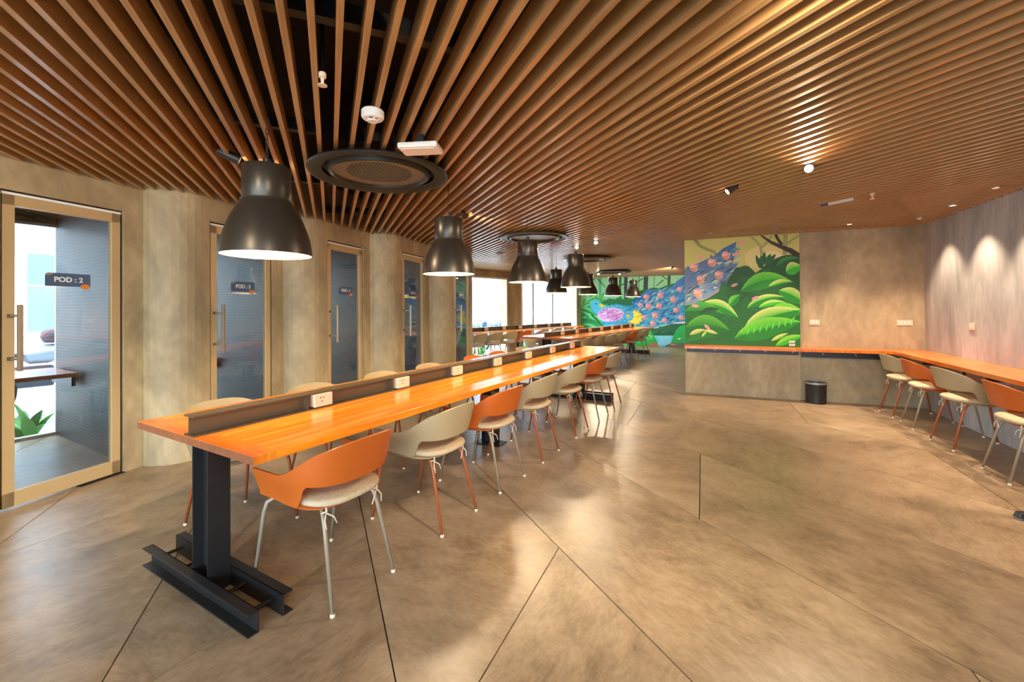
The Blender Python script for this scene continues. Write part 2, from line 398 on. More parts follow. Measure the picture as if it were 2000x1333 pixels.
# ------------------------------------------------------------------ pod doors
def text_mesh(body, size, name):
    cu = bpy.data.curves.new(name, 'FONT'); cu.body = body; cu.size = size; cu.align_x = 'CENTER'; cu.align_y = 'CENTER'; cu.extrude = .0006; cu.offset = .0012
    o = bpy.data.objects.new(name, cu); COL.objects.link(o); dg = bpy.context.evaluated_depsgraph_get()
    me = bpy.data.meshes.new_from_object(o.evaluated_get(dg)); bpy.data.objects.remove(o, do_unlink=True); return me
for k in range(0, 5):
    O = Ck(k) + DN * RET - DN * .03; root = struct(empty('door_%d' % (k + 1), O, math.atan2(DD.y, DD.x)))   # local x along door, -y into room
    a, b = S0 + .015, S1 - .02
    MB().box(S0, S1, -.0, .06, DH - .012, DH).box(S0, S0 + .012, -.0, .06, 0, DH).box(S1 - .012, S1, 0, .06, 0, DH).build('door_jamb', 'dark', root)
    MB().box(S0 + .012, S1 - .012, -.012, .0, DH - .03, DH - .012).build('light_gap_strip', 'white_paint', root)  # white strip imitates the line of light above the door
    m_ = MB(); m_.box(a, a + .062, -.02, .02, .012, DH - .032).box(b - .062, b, -.02, .02, .012, DH - .032).box(a, b, -.02, .02, .012, .115).box(a, b, -.02, .02, DH - .105, DH - .032)
    m_.build('door_frame', 'brass_frame', root, bevel=.003)
    MB().box(a + .055, b - .055, -.004, .004, .11, DH - .1).build('glass_pane', 'glass_door', root)
    hx = a + .034
    h = MB().box(hx - .012, hx + .012, -.144, -.120, .95, 1.40).build('pull_handle', 'steel_handle', root, bevel=.003)
    for z in (1.03, 1.325):
        MB().box(hx - .008, hx + .008, -.122, -.045, z - .008, z + .008).build('handle_standoff', 'steel_handle', h); MB().box(hx - .012, hx + .012, -.046, -.02, z - .012, z + .012).build('handle_clamp', 'brown_steel', h)
    MB().box(a - .0, a + .3, -.03, .03, -.006, .004).build('floor_track', 'alu', root) if False else MB().box(b - .28, b + .02, -.045, .03, .0, .006).build('floor_closer', 'dark', root)
    sroot = empty('pod_sign', O + DD * .745 - DN * -.0, math.atan2(DD.y, DD.x))
    pts = []
    for i in range(7): t = math.pi / 2 * i / 6; pts.append((-.135 + .022 - .022 * math.cos(t), .05 - .022 + .022 * math.sin(t)))
    for i in range(7): t = math.pi / 2 * i / 6; pts.append((.135 - .008 + .008 * math.sin(t), .05 - .008 + .008 * math.cos(t)))
    pts += [(.135, -.05), (-.135, -.05)]
    T = Matrix.Translation((0, -.006, 1.59)) @ Matrix.Rotation(math.pi / 2, 4, 'X')
    MB().prism(pts, .0, .004, T).build('sign_plate', 'sign_blue', sroot)
    leaf = [(.135 - .045 + .03 * math.cos(t) + .012, -.048 + .02 * math.sin(t)) for t in [2 * math.pi * i / 14 for i in range(14)]]
    MB().prism(leaf, .004, .006, T).build('orange_leaf_mark', 'sign_orange', sroot)
    MB().prism([(-.134, .03), (-.128, .045), (-.11, .0495), (-.085, .0495), (-.10, .036), (-.12, .029)], .004, .006, T).build('pink_corner_mark', 'sign_pink', sroot)
    o = mobj('sign_text', text_mesh('POD : %d' % (k + 2), .052, 'sign_text'), 'white_paint', sroot); o.matrix_local = T @ Matrix.Translation((0, 0, .0055))
    tag(sroot, 'blue-grey sign reading POD : %d on the %s glass door from the camera' % (k + 2, ('first', 'second', 'third', 'fourth', 'fifth')[k]), 'sign', 'pod door signs')

# ------------------------------------------------------------------ chairs
def sm(a, b, x): t = min(1, max(0, (x - a) / (b - a))); return t * t * (3 - 2 * t)
def shell_mesh():
    bm = bmesh.new(); NS, NT = 56, 10; grid = []
    for i in range(NS + 1):
        s = -1 + 2 * i / NS; a = abs(s); sg = 1 if s >= 0 else -1
        if a < .62:
            th = a / .62 * math.pi / 2; x = .262 * math.sin(th) ** .82; y = -.03 - .215 * math.cos(th) ** .82
        else:
            x = .262; y = -.03 + (a - .62) / .38 * .235
        zt = .752 - .03 * (a / .33) ** 2 if a < .33 else .722 - (.722 - .598) * sm(.33, .72, a)
        zt -= .03 * sm(.22, .5, a) * (1 - sm(.5, .76, a)) * .3
        zb = .568 - .012 * math.cos(a * 3) - (.568 - .452) * sm(.43, .56, a)
        col = []
        for j in range(NT + 1):
            z = zb + (zt - zb) * j / NT
            f = (z - .45) / .3; fl_ = .87 + .13 * sm(.0, .55, f) + .06 * max(0, f - .5)
            yy = y - .055 * f * (1 - sm(.3, .7, a)) + .02 * (1 - f) * (1 - sm(.3, .7, a))
            if a > .9: yy += (a - .9) * .25 * (f - .2)
            col.append(bm.verts.new((sg * x * fl_, yy, z)))
        grid.append(col)
    for i in range(NS):
        for j in range(NT): bm.faces.new((grid[i][j], grid[i + 1][j], grid[i + 1][j + 1], grid[i][j + 1]))
    bmesh.ops.recalc_face_normals(bm, faces=bm.faces)
    bmesh.ops.solidify(bm, geom=bm.faces[:], thickness=.009)
    bmesh.ops.recalc_face_normals(bm, faces=bm.faces)
    me = bpy.data.meshes.new('back_shell'); bm.to_mesh(me); bm.free()
    for p in me.polygons: p.use_smooth = True
    me.set_sharp_from_angle(angle=R(50)); return me
def pad_mesh(name, wx, y0, y1, z0, z1, rnd=.012, n=40):
    cy, ry = (y0 + y1) / 2, (y1 - y0) / 2; mb = MB(); rings = []
    prof = [(0.0, z0), (.93, z0), (.985, z0 + rnd * .5), (1.0, (z0 + z1) / 2), (.985, z1 - rnd * .5), (.93, z1), (.6, z1 + .004), (0.0, z1 + .006)]
    vs = []; fs = []
    for f, z in prof:
        for i in range(n):
            a = 2 * math.pi * i / n; c, s_ = math.cos(a), math.sin(a); e = .72
            x = wx * math.copysign(abs(c) ** e, c); y = ry * math.copysign(abs(s_) ** e, s_)
            vs.append((x * max(f, .001), cy + y * max(f, .001), z))
    for j in range(len(prof) - 1):
        for i in range(n): fs.append((j * n + i, j * n + (i + 1) % n, (j + 1) * n + (i + 1) % n, (j + 1) * n + i))
    mb.add(vs, fs); me = mb.mesh(name)
    for p in me.polygons: p.use_smooth = True
    return me
SHELL = shell_mesh(); PAN = pad_mesh('seat_pan', .212, -.20, .205, .434, .45); PAD = pad_mesh('cushion', .205, -.235, .185, .452, .486, .016)
def leg_mesh(front, sg):
    if front: return MB().tube([(sg * .222, .27, .012), (sg * .208, .205, .37), (sg * .20, .192, .415), (sg * .175, .175, .432), (sg * .10, .12, .434)], [.0085, .0105, .0105, .0105, .0105], 10)
    return MB().tube([(sg * .182, -.262, .012), (sg * .155, -.175, .36), (sg * .149, -.155, .41), (sg * .135, -.125, .432), (sg * .09, -.06, .434)], [.0085, .0105, .0105, .0105, .0105], 10)
LEGS = {(f, s): leg_mesh(f, s).mesh('leg') for f in (0, 1) for s in (-1, 1)}
FOOTS = {(f, s): MB().lathe([(.009, 0), (.0115, .003), (.011, .014), (.009, .016)], 12, Matrix.Translation((s * (.222 if f else .182), .27 if f else -.262, 0))).mesh('foot_glide') for f in (0, 1) for s in (-1, 1)}
def tie_mesh(sg):
    x, y = sg * .15, -.165; b = MB()
    b.tube([(x, y - .013, .43), (x + .013, y, .425), (x, y + .014, .42), (x - .013, y, .425), (x, y - .013, .43)], .0035, 6)
    b.tube([(x, y - .014, .425), (x - sg * .03, y - .03, .40), (x - sg * .045, y - .03, .365)], .0028, 6)
    b.tube([(x, y - .014, .425), (x + sg * .018, y - .028, .395), (x + sg * .012, y - .034, .36)], .0028, 6)
    b.tube([(x, y - .014, .45), (x, y - .018, .43)], .004, 6)
    return b.mesh('cushion_tie')
TIES = {s: tie_mesh(s) for s in (-1, 1)}
def cp(me, mat):
    c = me.copy(); c.materials.clear(); c.materials.append(MATS[mat])
    for p in c.polygons: p.use_smooth = True
    return c
KIND = {}
for kd, sh, lg in (('orange', 'shell_orange', 'leg_grey'), ('beige', 'shell_grey', 'leg_rust')):
    KIND[kd] = dict(shell=cp(SHELL, sh), pan=cp(PAN, sh), pad=cp(PAD, 'cushion'), legs={q: cp(LEGS[q], lg) for q in LEGS}, feet={q: cp(FOOTS[q], 'cord') for q in FOOTS}, ties={q: cp(TIES[q], 'cord') for q in TIES})
for d_ in KIND.values():
    d_['shell'].set_sharp_from_angle(angle=R(50))
def lk(name, me, par):
    o = bpy.data.objects.new(name, me); COL.objects.link(o); o.parent = par; return o
def chair(kd, loc, face, label, group, detail=True):           # face = heading the sitter looks to
    K = KIND[kd]; r = empty('chair', loc, -R(face)); r.empty_display_size = .2
    lk('back_shell', K['shell'], r); lk('seat_pan', K['pan'], r); lk('cushion', K['pad'], r)
    for q in K['legs']:
        l = lk('leg', K['legs'][q], r)
        if detail: lk('foot_glide', K['feet'][q], l)
    if detail:
        for s in K['ties']: lk('cushion_tie', K['ties'][s], r)
    tag(r, label, 'chair', group); return r

# ------------------------------------------------------------------ long tables
def long_table(loc, hd, L, W, label, nsock, sock0, socksp, peds, near=True):
    r = empty('long_table', loc, -R(hd)); tag(r, label, 'table', 'long communal tables')
    zt, th = .76, .038; w = W / 2
    MB().box(-w, w, .09, L - .09, zt - th, zt).build('tabletop', 'table_wood', r, bevel=.002)
    for y0, y1, ye in ((0, .0895, 0), (L - .0895, L, L)):
        o = MB().box(-w, w, y0, y1, zt - th, zt).build('end_board', 'end_wood', r, bevel=.002)
        MB().box(-w, w, ye - .0012 if ye == 0 else ye, ye if ye == 0 else ye + .0012, zt - th + .002, zt - .002).build('end_grain', 'edge_wood', o)
    b0, b1, h = .004, L - .12, .098
    bm_ = MB().box(-.046, .046, b0, b1, zt, zt + .007).box(-.046, .046, b0, b1, zt + h - .007, zt + h).box(-.003, .003, b0, b1, zt + .007, zt + h - .007)
    beam = bm_.build('divider_beam', 'brown_steel', r)
    for i in range(nsock):
        y = sock0 + socksp * i
        if y > b1 - .1: break
        MB().box(.003, .044, y - .10, y - .095, zt + .007, zt + h - .007).build('stiffener', 'brown_steel', beam)
        s = MB().box(.004, .058, y - .065, y + .055, zt + .012, zt + h - .011).build('power_socket', 'cream_plastic', r, bevel=.003)
        hm = MB()
        for dy, dz in ((-.028, .018), (-.008, .018), (-.018, -.004)): hm.box(.0578, .0588, y + dy - .003, y + dy + .003, zt + .048 + dz - .005, zt + .048 + dz + .003)
        hm.build('socket_hole', 'dark', s)
        MB().box(.0578, .0605, y + .014, y + .032, zt + .04, zt + .062).build('switch', 'cream_plastic', s)
    for y, full in peds:
        zb = zt - th
        c = MB().box(-.075, -.067, y - .05, y + .05, .005, zb).box(.067, .075, y - .05, y + .05, .005, zb).box(-.067, .067, y - .004, y + .004, .005, zb)
        c.box(-.12, .12, y - .06, y + .06, zb - .008, zb - .0005)
        c.build('column', 'black_steel', r)
        if full:
            for sgn in (-1, 1):
                yi, yo = y + sgn * .052, y + sgn * .098; lo, hi = min(yi, yo), max(yi, yo); wi = yi + sgn * .006
                ch = MB().box(-.505, .505, min(yi, wi), max(yi, wi), 0, .095).box(-.505, .505, lo, hi, 0, .007).box(-.505, .505, lo, hi, .088, .095)
                ch.build('base_channel', 'black_steel', r, bevel=.0015)
            for x in (-.42, -.2, .2, .42): MB().tube([(x, y - .051, .05), (x, y + .051, .05)], .008, 8).build('tie_bolt', 'black_steel', r)
        else:
            MB().box(-.14, .14, y - .09, y + .09, 0, .01).build('base_plate', 'black_steel', r)
            MB().tube([(.07, y - .05, zb - .12), (.02, y - .28, zb - .012)], .012, 6).build('brace', 'black_steel', r)
    return r
TM = Vector((-1.534, 2.003, 0)); TH = 30; v1 = hdv(TH); u1 = Vector((v1.y, -v1.x, 0))
long_table(TM, TH, 5.26, 1.115, 'long orange wooden table nearest the camera with steel beam divider', 7, .69, .67, ((.10, 1), (2.62, 0), (5.08, 1)))
T2 = Vector((.635, 8.42, 0)); T2H = 35.5; v2 = hdv(T2H); u2_ = Vector((v2.y, -v2.x, 0))
long_table(T2, T2H, 5.24, 1.115, 'long wooden table behind the front one, ending before the peacock mural', 7, .69, .67, ((.10, 1), (2.62, 0), (4.95, 1)))
T3 = FC + fdir * -.25 + Vector((fdir.y, -fdir.x, 0)) * .98; T3H = math.degrees(math.atan2(fdir.x, fdir.y)); v3 = fdir; u3 = Vector((fdir.y, -fdir.x, 0))
T3 = Vector((-1.50, 9.98, 0))
long_table(T3, T3H, 5.3, .8, 'long wooden table standing along the bright windows', 8, .55, .67, ((.4, 1), (2.6, 0), (4.9, 1)))
ordn = ['first', 'second', 'third', 'fourth', 'fifth', 'sixth', 'seventh', 'eighth']
desc = {'orange': 'orange moulded chair with grey legs', 'beige': 'beige moulded chair with rust legs'}
def row(T, v, u, hd, side, vs, kinds, uoff, txt, group, detail=True, jit=2):
    for i, (y, kd) in enumerate(zip(vs, kinds)):
        p = T + v * y + u * (side * uoff)
        chair(kd, p, hd + (-90 if side > 0 else 90) + random.uniform(-jit, jit), '%s, %s from near end, %s' % (desc[kd], ordn[i], txt), group, detail)
o_, b_ = 'orange', 'beige'
row(TM, v1, u1, TH, 1, (.435, 1.18, 1.855, 2.54, 3.35, 4.08, 4.69), (o_, b_, o_, b_, b_, o_, b_), .437, 'aisle side of front table', 'chairs on the aisle side of the front table')
row(TM, v1, u1, TH, -1, (.50, 1.18, 1.90, 2.58, 3.42, 4.02, 4.72), (b_, b_, b_, b_, o_, o_, b_), .535, 'pod side of front table', 'chairs on the pod side of the front table')
row(T2, v2, u2_, T2H, 1, (.55, 1.2, 1.85, 2.5, 3.3, 4.2), (b_, b_, b_, b_, o_, b_), .44, 'aisle side of middle table', 'chairs on the aisle side of the middle table', False)
row(T2, v2, u2_, T2H, -1, (.5, 1.25, 2.0, 2.75, 3.5), (b_, b_, b_, o_, b_), .47, 'window side of middle table', 'chairs on the window side of the middle table', False)
row(T3, v3, u3, T3H, 1, (.5, 1.05, 1.62, 2.2, 2.95, 3.6, 4.2, 4.8), (b_, b_, b_, o_, b_, b_, b_, o_), .36, 'room side of window table', 'chairs at the window table', False)

# ------------------------------------------------------------------ right counter
KZ, KT = .762, .04
cin = RC - H24 * 0; n_r = -H114; n_m = -H24
k1 = MB(); A = PL + n_m * .02 + H114 * .0
q = [PL, PL + n_m * .30, RC + n_m * .42 * 1 + n_r * .42, RC + n_r * .42 * 0 + n_m * 0, RS, PR]
wall_counter = empty('wall_counter', PL); tag(wall_counter, 'orange wooden wall counter running under the mural and along the grey wall', 'counter')
fm0 = PL + n_m * .30; fm1 = RC + n_m * .52 + n_r * .42
c1 = MB().prism([(p.x - PL.x, p.y - PL.y) for p in (PL + n_m * .001, fm0, RC + n_m * .30 + n_r * .42, RC + n_r * .42 + n_m * .002, RS + n_m * .002, PR + n_m * .002)], KZ - KT, KZ)
c1.build('mural_board', 'counter_wood', wall_counter, bevel=.002)
e_ = RC - H24 * 8.6
T = Matrix.Translation(RC - PL) @ Matrix.Rotation(math.atan2(H24.y, H24.x) - math.pi / 2, 4, 'Z')    # local y = H24, x = H114
w2 = MB().box(-.42, -.001, -8.6, -.002, KZ - KT, KZ); o = w2.build('side_board', 'counter_wood', wall_counter, bevel=.002); o.matrix_local = T
T0 = Matrix.Rotation(math.atan2(H114.y, H114.x), 4, 'Z')                                                # local x along mural wall
o = MB().box(.02, 1.5, -.016, -.001, KZ - KT - .075, KZ - KT).build('steel_angle', 'black_steel', wall_counter); o.matrix_local = T0
sb = MB().box(1.53, 2.5, -.05, -.035, KZ - KT - .095, KZ - KT); o = sb.build('steel_angle', 'black_steel', wall_counter); o.matrix_local = T0
for x in (.09, .42, .76, 1.09, 1.43):
    b = MB().lathe([(.012, 0), (.012, .006), (.006, .009)], 10, Matrix.Rotation(math.pi / 2, 4, 'X')).build('bolt', 'alu', wall_counter, True); b.matrix_local = T0 @ Matrix.Translation((x, -.016, KZ - KT - .035))
for x in (1.78, 2.15):
    b = MB().lathe([(.012, 0), (.012, .006), (.006, .009)], 10, Matrix.Rotation(math.pi / 2, 4, 'X')).build('bolt', 'alu', wall_counter, True); b.matrix_local = T0 @ Matrix.Translation((x, -.05, KZ - KT - .04))
for y in (-.9, -2.1, -3.3, -4.5, -5.7):
    o = MB().box(-.36, -.002, y - .02, y + .02, KZ - KT - .05, KZ - KT - .001).box(-.012, -.002, y - .02, y + .02, KZ - .35, KZ - KT - .05).build('bracket', 'black_steel', wall_counter); o.matrix_local = T
rc = [((4.637, 5.28), b_), ((4.423, 4.756), o_), ((4.14, 4.115), b_), ((3.795, 3.34), o_)]
for i, ((x, y), kd) in enumerate(rc):
    p = Vector((x, y, 0)) + H114 * .262
    chair(kd, p, 114 + (-3, 4, -4, 2)[i], '%s at the wall counter, %s from the room corner' % (desc[kd], ordn[i]), 'chairs at the wall counter')
# ------------------------------------------------------------------ pendants
def pendant(p, label, group, zr=1.655):
    r = empty('pendant_lamp', (p.x, p.y, zr)); tag(r, label, 'lamp', group)
    outer = [(.226, 0), (.224, .03), (.214, .09), (.196, .15), (.172, .21), (.148, .255), (.130, .285), (.126, .298)]
    MB().lathe(outer + [(.119, .298)] + [(a - .004, b) for a, b in outer[-2::-1]], 48, None, False).build('shade', 'lamp_black', r, True)
    MB().lathe([(a - .0048, b + .0004) for a, b in outer[:-1]] + [(.11, .296)], 48, None, False).build('shade_lining', 'lamp_white', r, True)
    MB().lathe([(.119, .296), (.121, .30), (.121, .478), (.117, .484), (.02, .486)], 48).build('neck', 'lamp_black', r, True)
    MB().lathe([(.1265, .292), (.1285, .296), (.1265, .30)], 48, None, False).build('collar_ring', 'lamp_black', r, True)
    MB().lathe([(.02, .49), (.02, .53), (.006, .54)], 12).build('cord_grip', 'black_steel', r, True)
    ch = MB(); ztop = ZTOP - zr; n = int((ztop - .54) / .032)
    for i in range(n):
        z = .54 + .032 * i; a = i % 2
        pts = [((math.cos(t) * .007) * (1 - a), (math.cos(t) * .007) * a, z + .018 + .02 * math.sin(t)) for t in [2 * math.pi * q / 8 for q in range(9)]]
        ch.tube(pts, .0018, 5)
    ch.build('chain', 'black_steel', r)
    MB().lathe([(.004, .10), (.026, .11), (.036, .135), (.034, .16), (.016, .20), (.014, .29)], 20).build('light_bulb', 'bulb', r, True)
    light('pendant_light', 'POINT', (0, 0, .07), PEND_W, WARM2, r, .04)
    return r
for i, s in enumerate((.378, 1.968, 3.445, 4.97)):
    pendant(TM + v1 * s, 'black bell pendant lamp over the front table, %s from the camera' % ordn[i], 'pendants over the front table')
for i, s in enumerate((.5, 2.03, 3.56, 5.09)):
    pendant(T2 + v2 * s, 'small black bell pendant lamp over the middle table, %s from the camera' % ordn[i], 'pendants over the middle table')

# ------------------------------------------------------------------ ceiling fittings
def diffuser(p, label):
    r = empty('air_diffuser', (p[0], p[1], 0)); tag(r, label, 'vent', 'round ceiling air diffusers'); z = ZS
    MB().lathe([(.40, z - .035), (.47, z - .055), (.497, z - .05), (.503, z - .04), (.497, z - .03), (.45, z - .012), (.38, z - .004), (.36, z - .03), (.37, z - .036)], 64, None, False).build('outer_ring', 'disc_black', r, True)
    MB().lathe([(.37, z - .02), (.355, z - .052), (.345, z - .055), (.335, z - .045), (.33, z - .02)], 64, None, False).build('inner_ring', 'disc_black', r, True)
    MB().lathe([(.01, z - .012), (.335, z - .012), (.335, z - .004), (.01, z - .004)], 64).build('back_plate', 'dark', r, True)
    MB().lathe([(.235, z - .028), (.335, z - .028), (.335, z - .024), (.235, z - .024), (.235, z - .028)], 64, None, False).build('grille_rim', 'disc_grey', r, True)
    g = MB(); R_ = .238; sp_ = .023
    for a in (R(35), R(145)):
        T = Matrix.Rotation(a, 4, 'Z'); n = int(R_ / sp_)
        for i in range(-n, n + 1):
            x = i * sp_; hl = math.sqrt(max(0, R_ * R_ - x * x))
            if hl > .01: g.box(x - .0036, x + .0036, -hl, hl, z - .028, z - .024, T)
    g.build('perforated_grille', 'disc_grey', r)
    for a in (0, 2.1, 4.2): MB().tube([(.3 * math.cos(a), .3 * math.sin(a), z - .01), (.3 * math.cos(a), .3 * math.sin(a), ZTOP)], .004, 6).build('hanger_rod', 'black_steel', r)
for i, p in enumerate([(-.985, 3.17), (.33, 6.13), (1.59, 8.93), (2.93, 12.25)]):
    diffuser(p, 'round black perforated air diffuser in the slatted ceiling, %s from the camera' % ordn[i])
def spot(name, p, aim, label, power=SPOT_W, size=70, z=ZS - .005, group='ceiling spotlights', col=WARM2):
    r = empty('spotlight', (p[0], p[1], 0)); tag(r, label, 'light', group)
    o = Vector((0, 0, z)); d = (Vector(aim) - Vector((p[0], p[1], z))).normalized()
    b = MB().lathe([(.012, -.09), (.030, -.088), (.032, -.08), (.032, .045), (.028, .047), (.027, .03), (.005, .029)], 24)
    T = Matrix.Translation(o) @ d.to_track_quat('Z', 'Y').to_matrix().to_4x4()
    q = b.build('lamp_body', 'black_steel', r, True); q.matrix_local = T
    q = MB().lathe([(.002, 0), (.0265, 0), (.0265, .004), (.002, .005)], 24, Matrix.Translation((0, 0, .031))).build('lens', 'spot_lens', r, True); q.matrix_local = T
    e = o - d * .03
    MB().tube([(e.x, e.y, e.z + .028), (e.x, e.y, e.z + .06), (0, 0, ZTOP)], .006, 8).build('stem', 'black_steel', r)
    light('spot_beam', 'SPOT', o + d * .06, power, col, r, .03, o + d * 2, size, .6)
spot('a', (-1.90, 2.88), (-.9, 3.6, 1.9), 'black spotlight beside the nearest pendant lamp', SPOT_W * .5, 80)
spot('b', (-.53, 4.70), (.6, 6.4, 1.6), 'black spotlight beside the second pendant lamp', SPOT_W * .7)
spot('c', (1.95, 3.74), (-.2, 4.2, .9), 'black cylinder spotlight seen from behind, in mid ceiling', SPOT_W)
spot('d', (2.24, 3.18), (.3, .6, .9), 'spotlight glaring at the camera from the right ceiling', SPOT_W * 1.3, 90)
spot('e', (1.124, 7.28), (.3, 4.4, .8), 'spotlight glowing above the fourth pendant lamp', SPOT_W * .4)
spot('f', (1.331, 6.72), (1.2, 3.6, .3), 'spotlight glowing right of the fourth pendant lamp', SPOT_W * .35)
spot('g', (2.72, 13.3), (2.0, 9.0, .8), 'far spotlight above the left end of the peacock mural', SPOT_W)
spot('h', (3.35, 13.2), (2.9, 9.0, .5), 'far spotlight above the middle of the peacock mural', SPOT_W)
spot('i', (4.25, 11.2), (4.1, 14.4, 1.3), 'pale spotlight near the ceiling edge beside the green mural', SPOT_W * 1.2, 100)
# unseen spotlights added around the camera as warm fill light
spot('j', (.6, -.6), (-1.6, 2.4, .6), 'added unseen fill spotlight on the slatted ceiling just behind the camera', SPOT_W * .9, 95)
spot('k', (-1.6, .2), (-3.4, 3.2, 1.2), 'added unseen fill spotlight on the slatted ceiling aimed at the first pod door', SPOT_W * 1.1, 95)
spot('l', (1.0, .9), (1.2, 4.5, .0), 'added unseen fill spotlight on the slatted ceiling lighting the open floor', SPOT_W * 1.6, 100)
def downlight(p, label, f=1):
    r = empty('downlight', (p[0], p[1], 0)); tag(r, label, 'light', 'recessed downlights')
    MB().lathe([(.026, ZS - .006), (.036, ZS - .008), (.038, ZS - .002), (.036, ZS + .05), (.026, ZS + .05)], 24, None, False).build('trim_ring', 'alu', r, True)
    MB().lathe([(.001, ZS + .004), (.026, ZS + .004), (.026, ZS + .008), (.001, ZS + .008)], 20).build('lens', 'down_lens', r, True)
    light('down_beam', 'SPOT', (0, 0, ZS - .01), DOWN_W * f, (1, .76, .55), r, .02, (0, 0, 0), 80, .7)
for i in range(6):
    p = RC - H24 * (.62 + .72 * i) - H114 * .26
    downlight(p, 'small recessed downlight beside the grey wall, %s from the room corner' % ordn[i])
for i, s in enumerate((.35, 1.18, 1.98)):
    p = PL + H114 * s - H24 * .5
    downlight(p, 'small recessed downlight in front of the mural wall, %s from its left edge' % ordn[i], .8)
# smoke detector, access point, sprinklers, light strip
def detector(p, z, label):
    r = empty('smoke_detector', (p[0], p[1], z)); tag(r, label, 'detector', 'smoke detectors')
    MB().lathe([(.03, .055), (.052, .052), (.058, .045), (.058, .016), (.05, .006), (.034, .004), (.034, .012)], 32, None, False).build('housing', 'white_plastic', r, True)
    MB().lathe([(.002, -.008), (.026, -.008), (.030, -.003), (.026, .002), (.002, .002)], 28).build('sensor_cap', 'white_plastic', r, True)
    for a in range(6): MB().box(.024, .034, -.004, .004, 0, .012, Matrix.Rotation(a * 1.047, 4, 'Z')).build('rib', 'white_plastic', r)
detector((-.725, 2.22), ZS - .055, 'round white smoke detector above the nearest air diffuser')
detector((-.24, 8.2), ZS - .055, 'tiny white detector on the far ceiling near the window beam')
r = empty('access_point', (-.545, 2.55, 2.305), R(-6)); tag(r, 'white rectangular access point overlapping the nearest air diffuser', 'router')
MB().box(-.12, .12, -.075, .075, 0, .034).build('case', 'white_plastic', r, bevel=.012)
MB().box(-.10, .10, -.055, .055, -.003, .0005).build('cover_panel', 'white_plastic', r, bevel=.001)
MB().box(-.02, .02, -.02, .02, .033, ZS - 2.305).build('mount', 'dark', r)
def sprinkler(p, label):
    r = empty('sprinkler', (p[0], p[1], 0)); tag(r, label, 'sprinkler', 'ceiling sprinklers')
    MB().tube([(0, 0, ZS - .0), (0, 0, ZTOP)], .010, 8).build('pipe', 'dark', r)
    MB().lathe([(.010, ZS), (.016, ZS + .004), (.016, ZS - .016), (.008, ZS - .02), (.006, ZS - .045), (.02, ZS - .05), (.02, ZS - .053), (.003, ZS - .054)], 16).build('head', 'cream_plastic', r, True)
    MB().lathe([(.001, ZS - .046), (.004, ZS - .043), (.004, ZS - .022)], 8).build('glass_bulb', 'bike_red', r, True)
sprinkler((-.835, 1.875), 'small sprinkler head hanging between slats near the top')
sprinkler((3.37, 3.95), 'small sprinkler head on the right ceiling beside the light strip')
r = empty('light_strip', (3.30, 4.27, ZS), srz); tag(r, 'short white light strip lying between ceiling slats on the right', 'light')
MB().box(-.012, .012, -.13, .09, -.012, .02).build('housing', 'white_plastic', r, bevel=.002); MB().box(-.012, .012, .0905, .16, -.011, .02).build('end_cap', 'sign_blue', r)

# ------------------------------------------------------------------ wall sockets, bin, pedestal table
def wall_socket(P, zrot, w, label, dirn):
    r = empty('wall_socket', (P.x, P.y, 1.12), zrot); tag(r, label, 'socket', 'wall sockets')
    MB().box(-w / 2, w / 2, -.014, 0, -.036, .036).build('faceplate', 'cream_plastic', r, bevel=.003)
    for x in np.arange(-w / 2 + .04, w / 2 - .02, .045): MB().box(x - .012, x + .012, -.0165, -.0135, -.018, .018).build('switch', 'white_plastic', r, bevel=.002)
a114 = math.atan2(H114.y, H114.x); a24 = math.atan2(-H24.y, -H24.x)
wall_socket(RS + H114 * .182, a114, .12, 'pale wall socket on the brown wall right of the green mural', 0)
wall_socket(RS + H114 * 1.177, a114, .165, 'wide pale wall socket on the brown wall near the room corner', 0)
wall_socket(RC - H24 * 1.068, a24, .085, 'white socket with a shadow below it on the grey wall', 0)
r = empty('waste_bin', RS + H114 * .16 - H24 * .15); tag(r, 'small dark round waste bin under the wall counter', 'bin')
MB().lathe([(.112, 0), (.118, .004), (.124, .27), (.126, .275), (.120, .275), (.110, .02), (.01, .02)], 40, None, True).build('body', 'black_steel', r, True)
MB().lathe([(.119, .268), (.128, .268), (.130, .28), (.128, .292), (.118, .292), (.119, .268)], 40, None, False).build('steel_rim', 'alu', r, True)
r = empty('floor_stand', (3.43, 2.60, 0), R(-20)); tag(r, 'black metal foot of a stand poking in at the right edge', 'stand')
for i in range(4):
    T = Matrix.Rotation(i * math.pi / 2 + math.pi, 4, 'Z')
    MB().add([(.02, -.03, .012), (.27, -.026, .012), (.27, .026, .012), (.02, .03, .012), (.02, -.03, .065), (.255, -.021, .046), (.255, .021, .046), (.02, .03, .065)], [(0, 3, 2, 1), (4, 5, 6, 7), (0, 1, 5, 4), (1, 2, 6, 5), (2, 3, 7, 6), (3, 0, 4, 7)], T).build('foot', 'black_steel', r, bevel=.005)
    MB().lathe([(.016, 0), (.018, .013)], 10, T @ Matrix.Translation((.25, 0, 0))).build('levelling_pad', 'alu', r)
MB().lathe([(.022, .06), (.022, 1.55)], 20).build('pole', 'black_steel', r, True); MB().lathe([(.02, 1.55), (.05, 1.56), (.05, 1.58), (.02, 1.59)], 20).build('cap', 'black_steel', r, True)

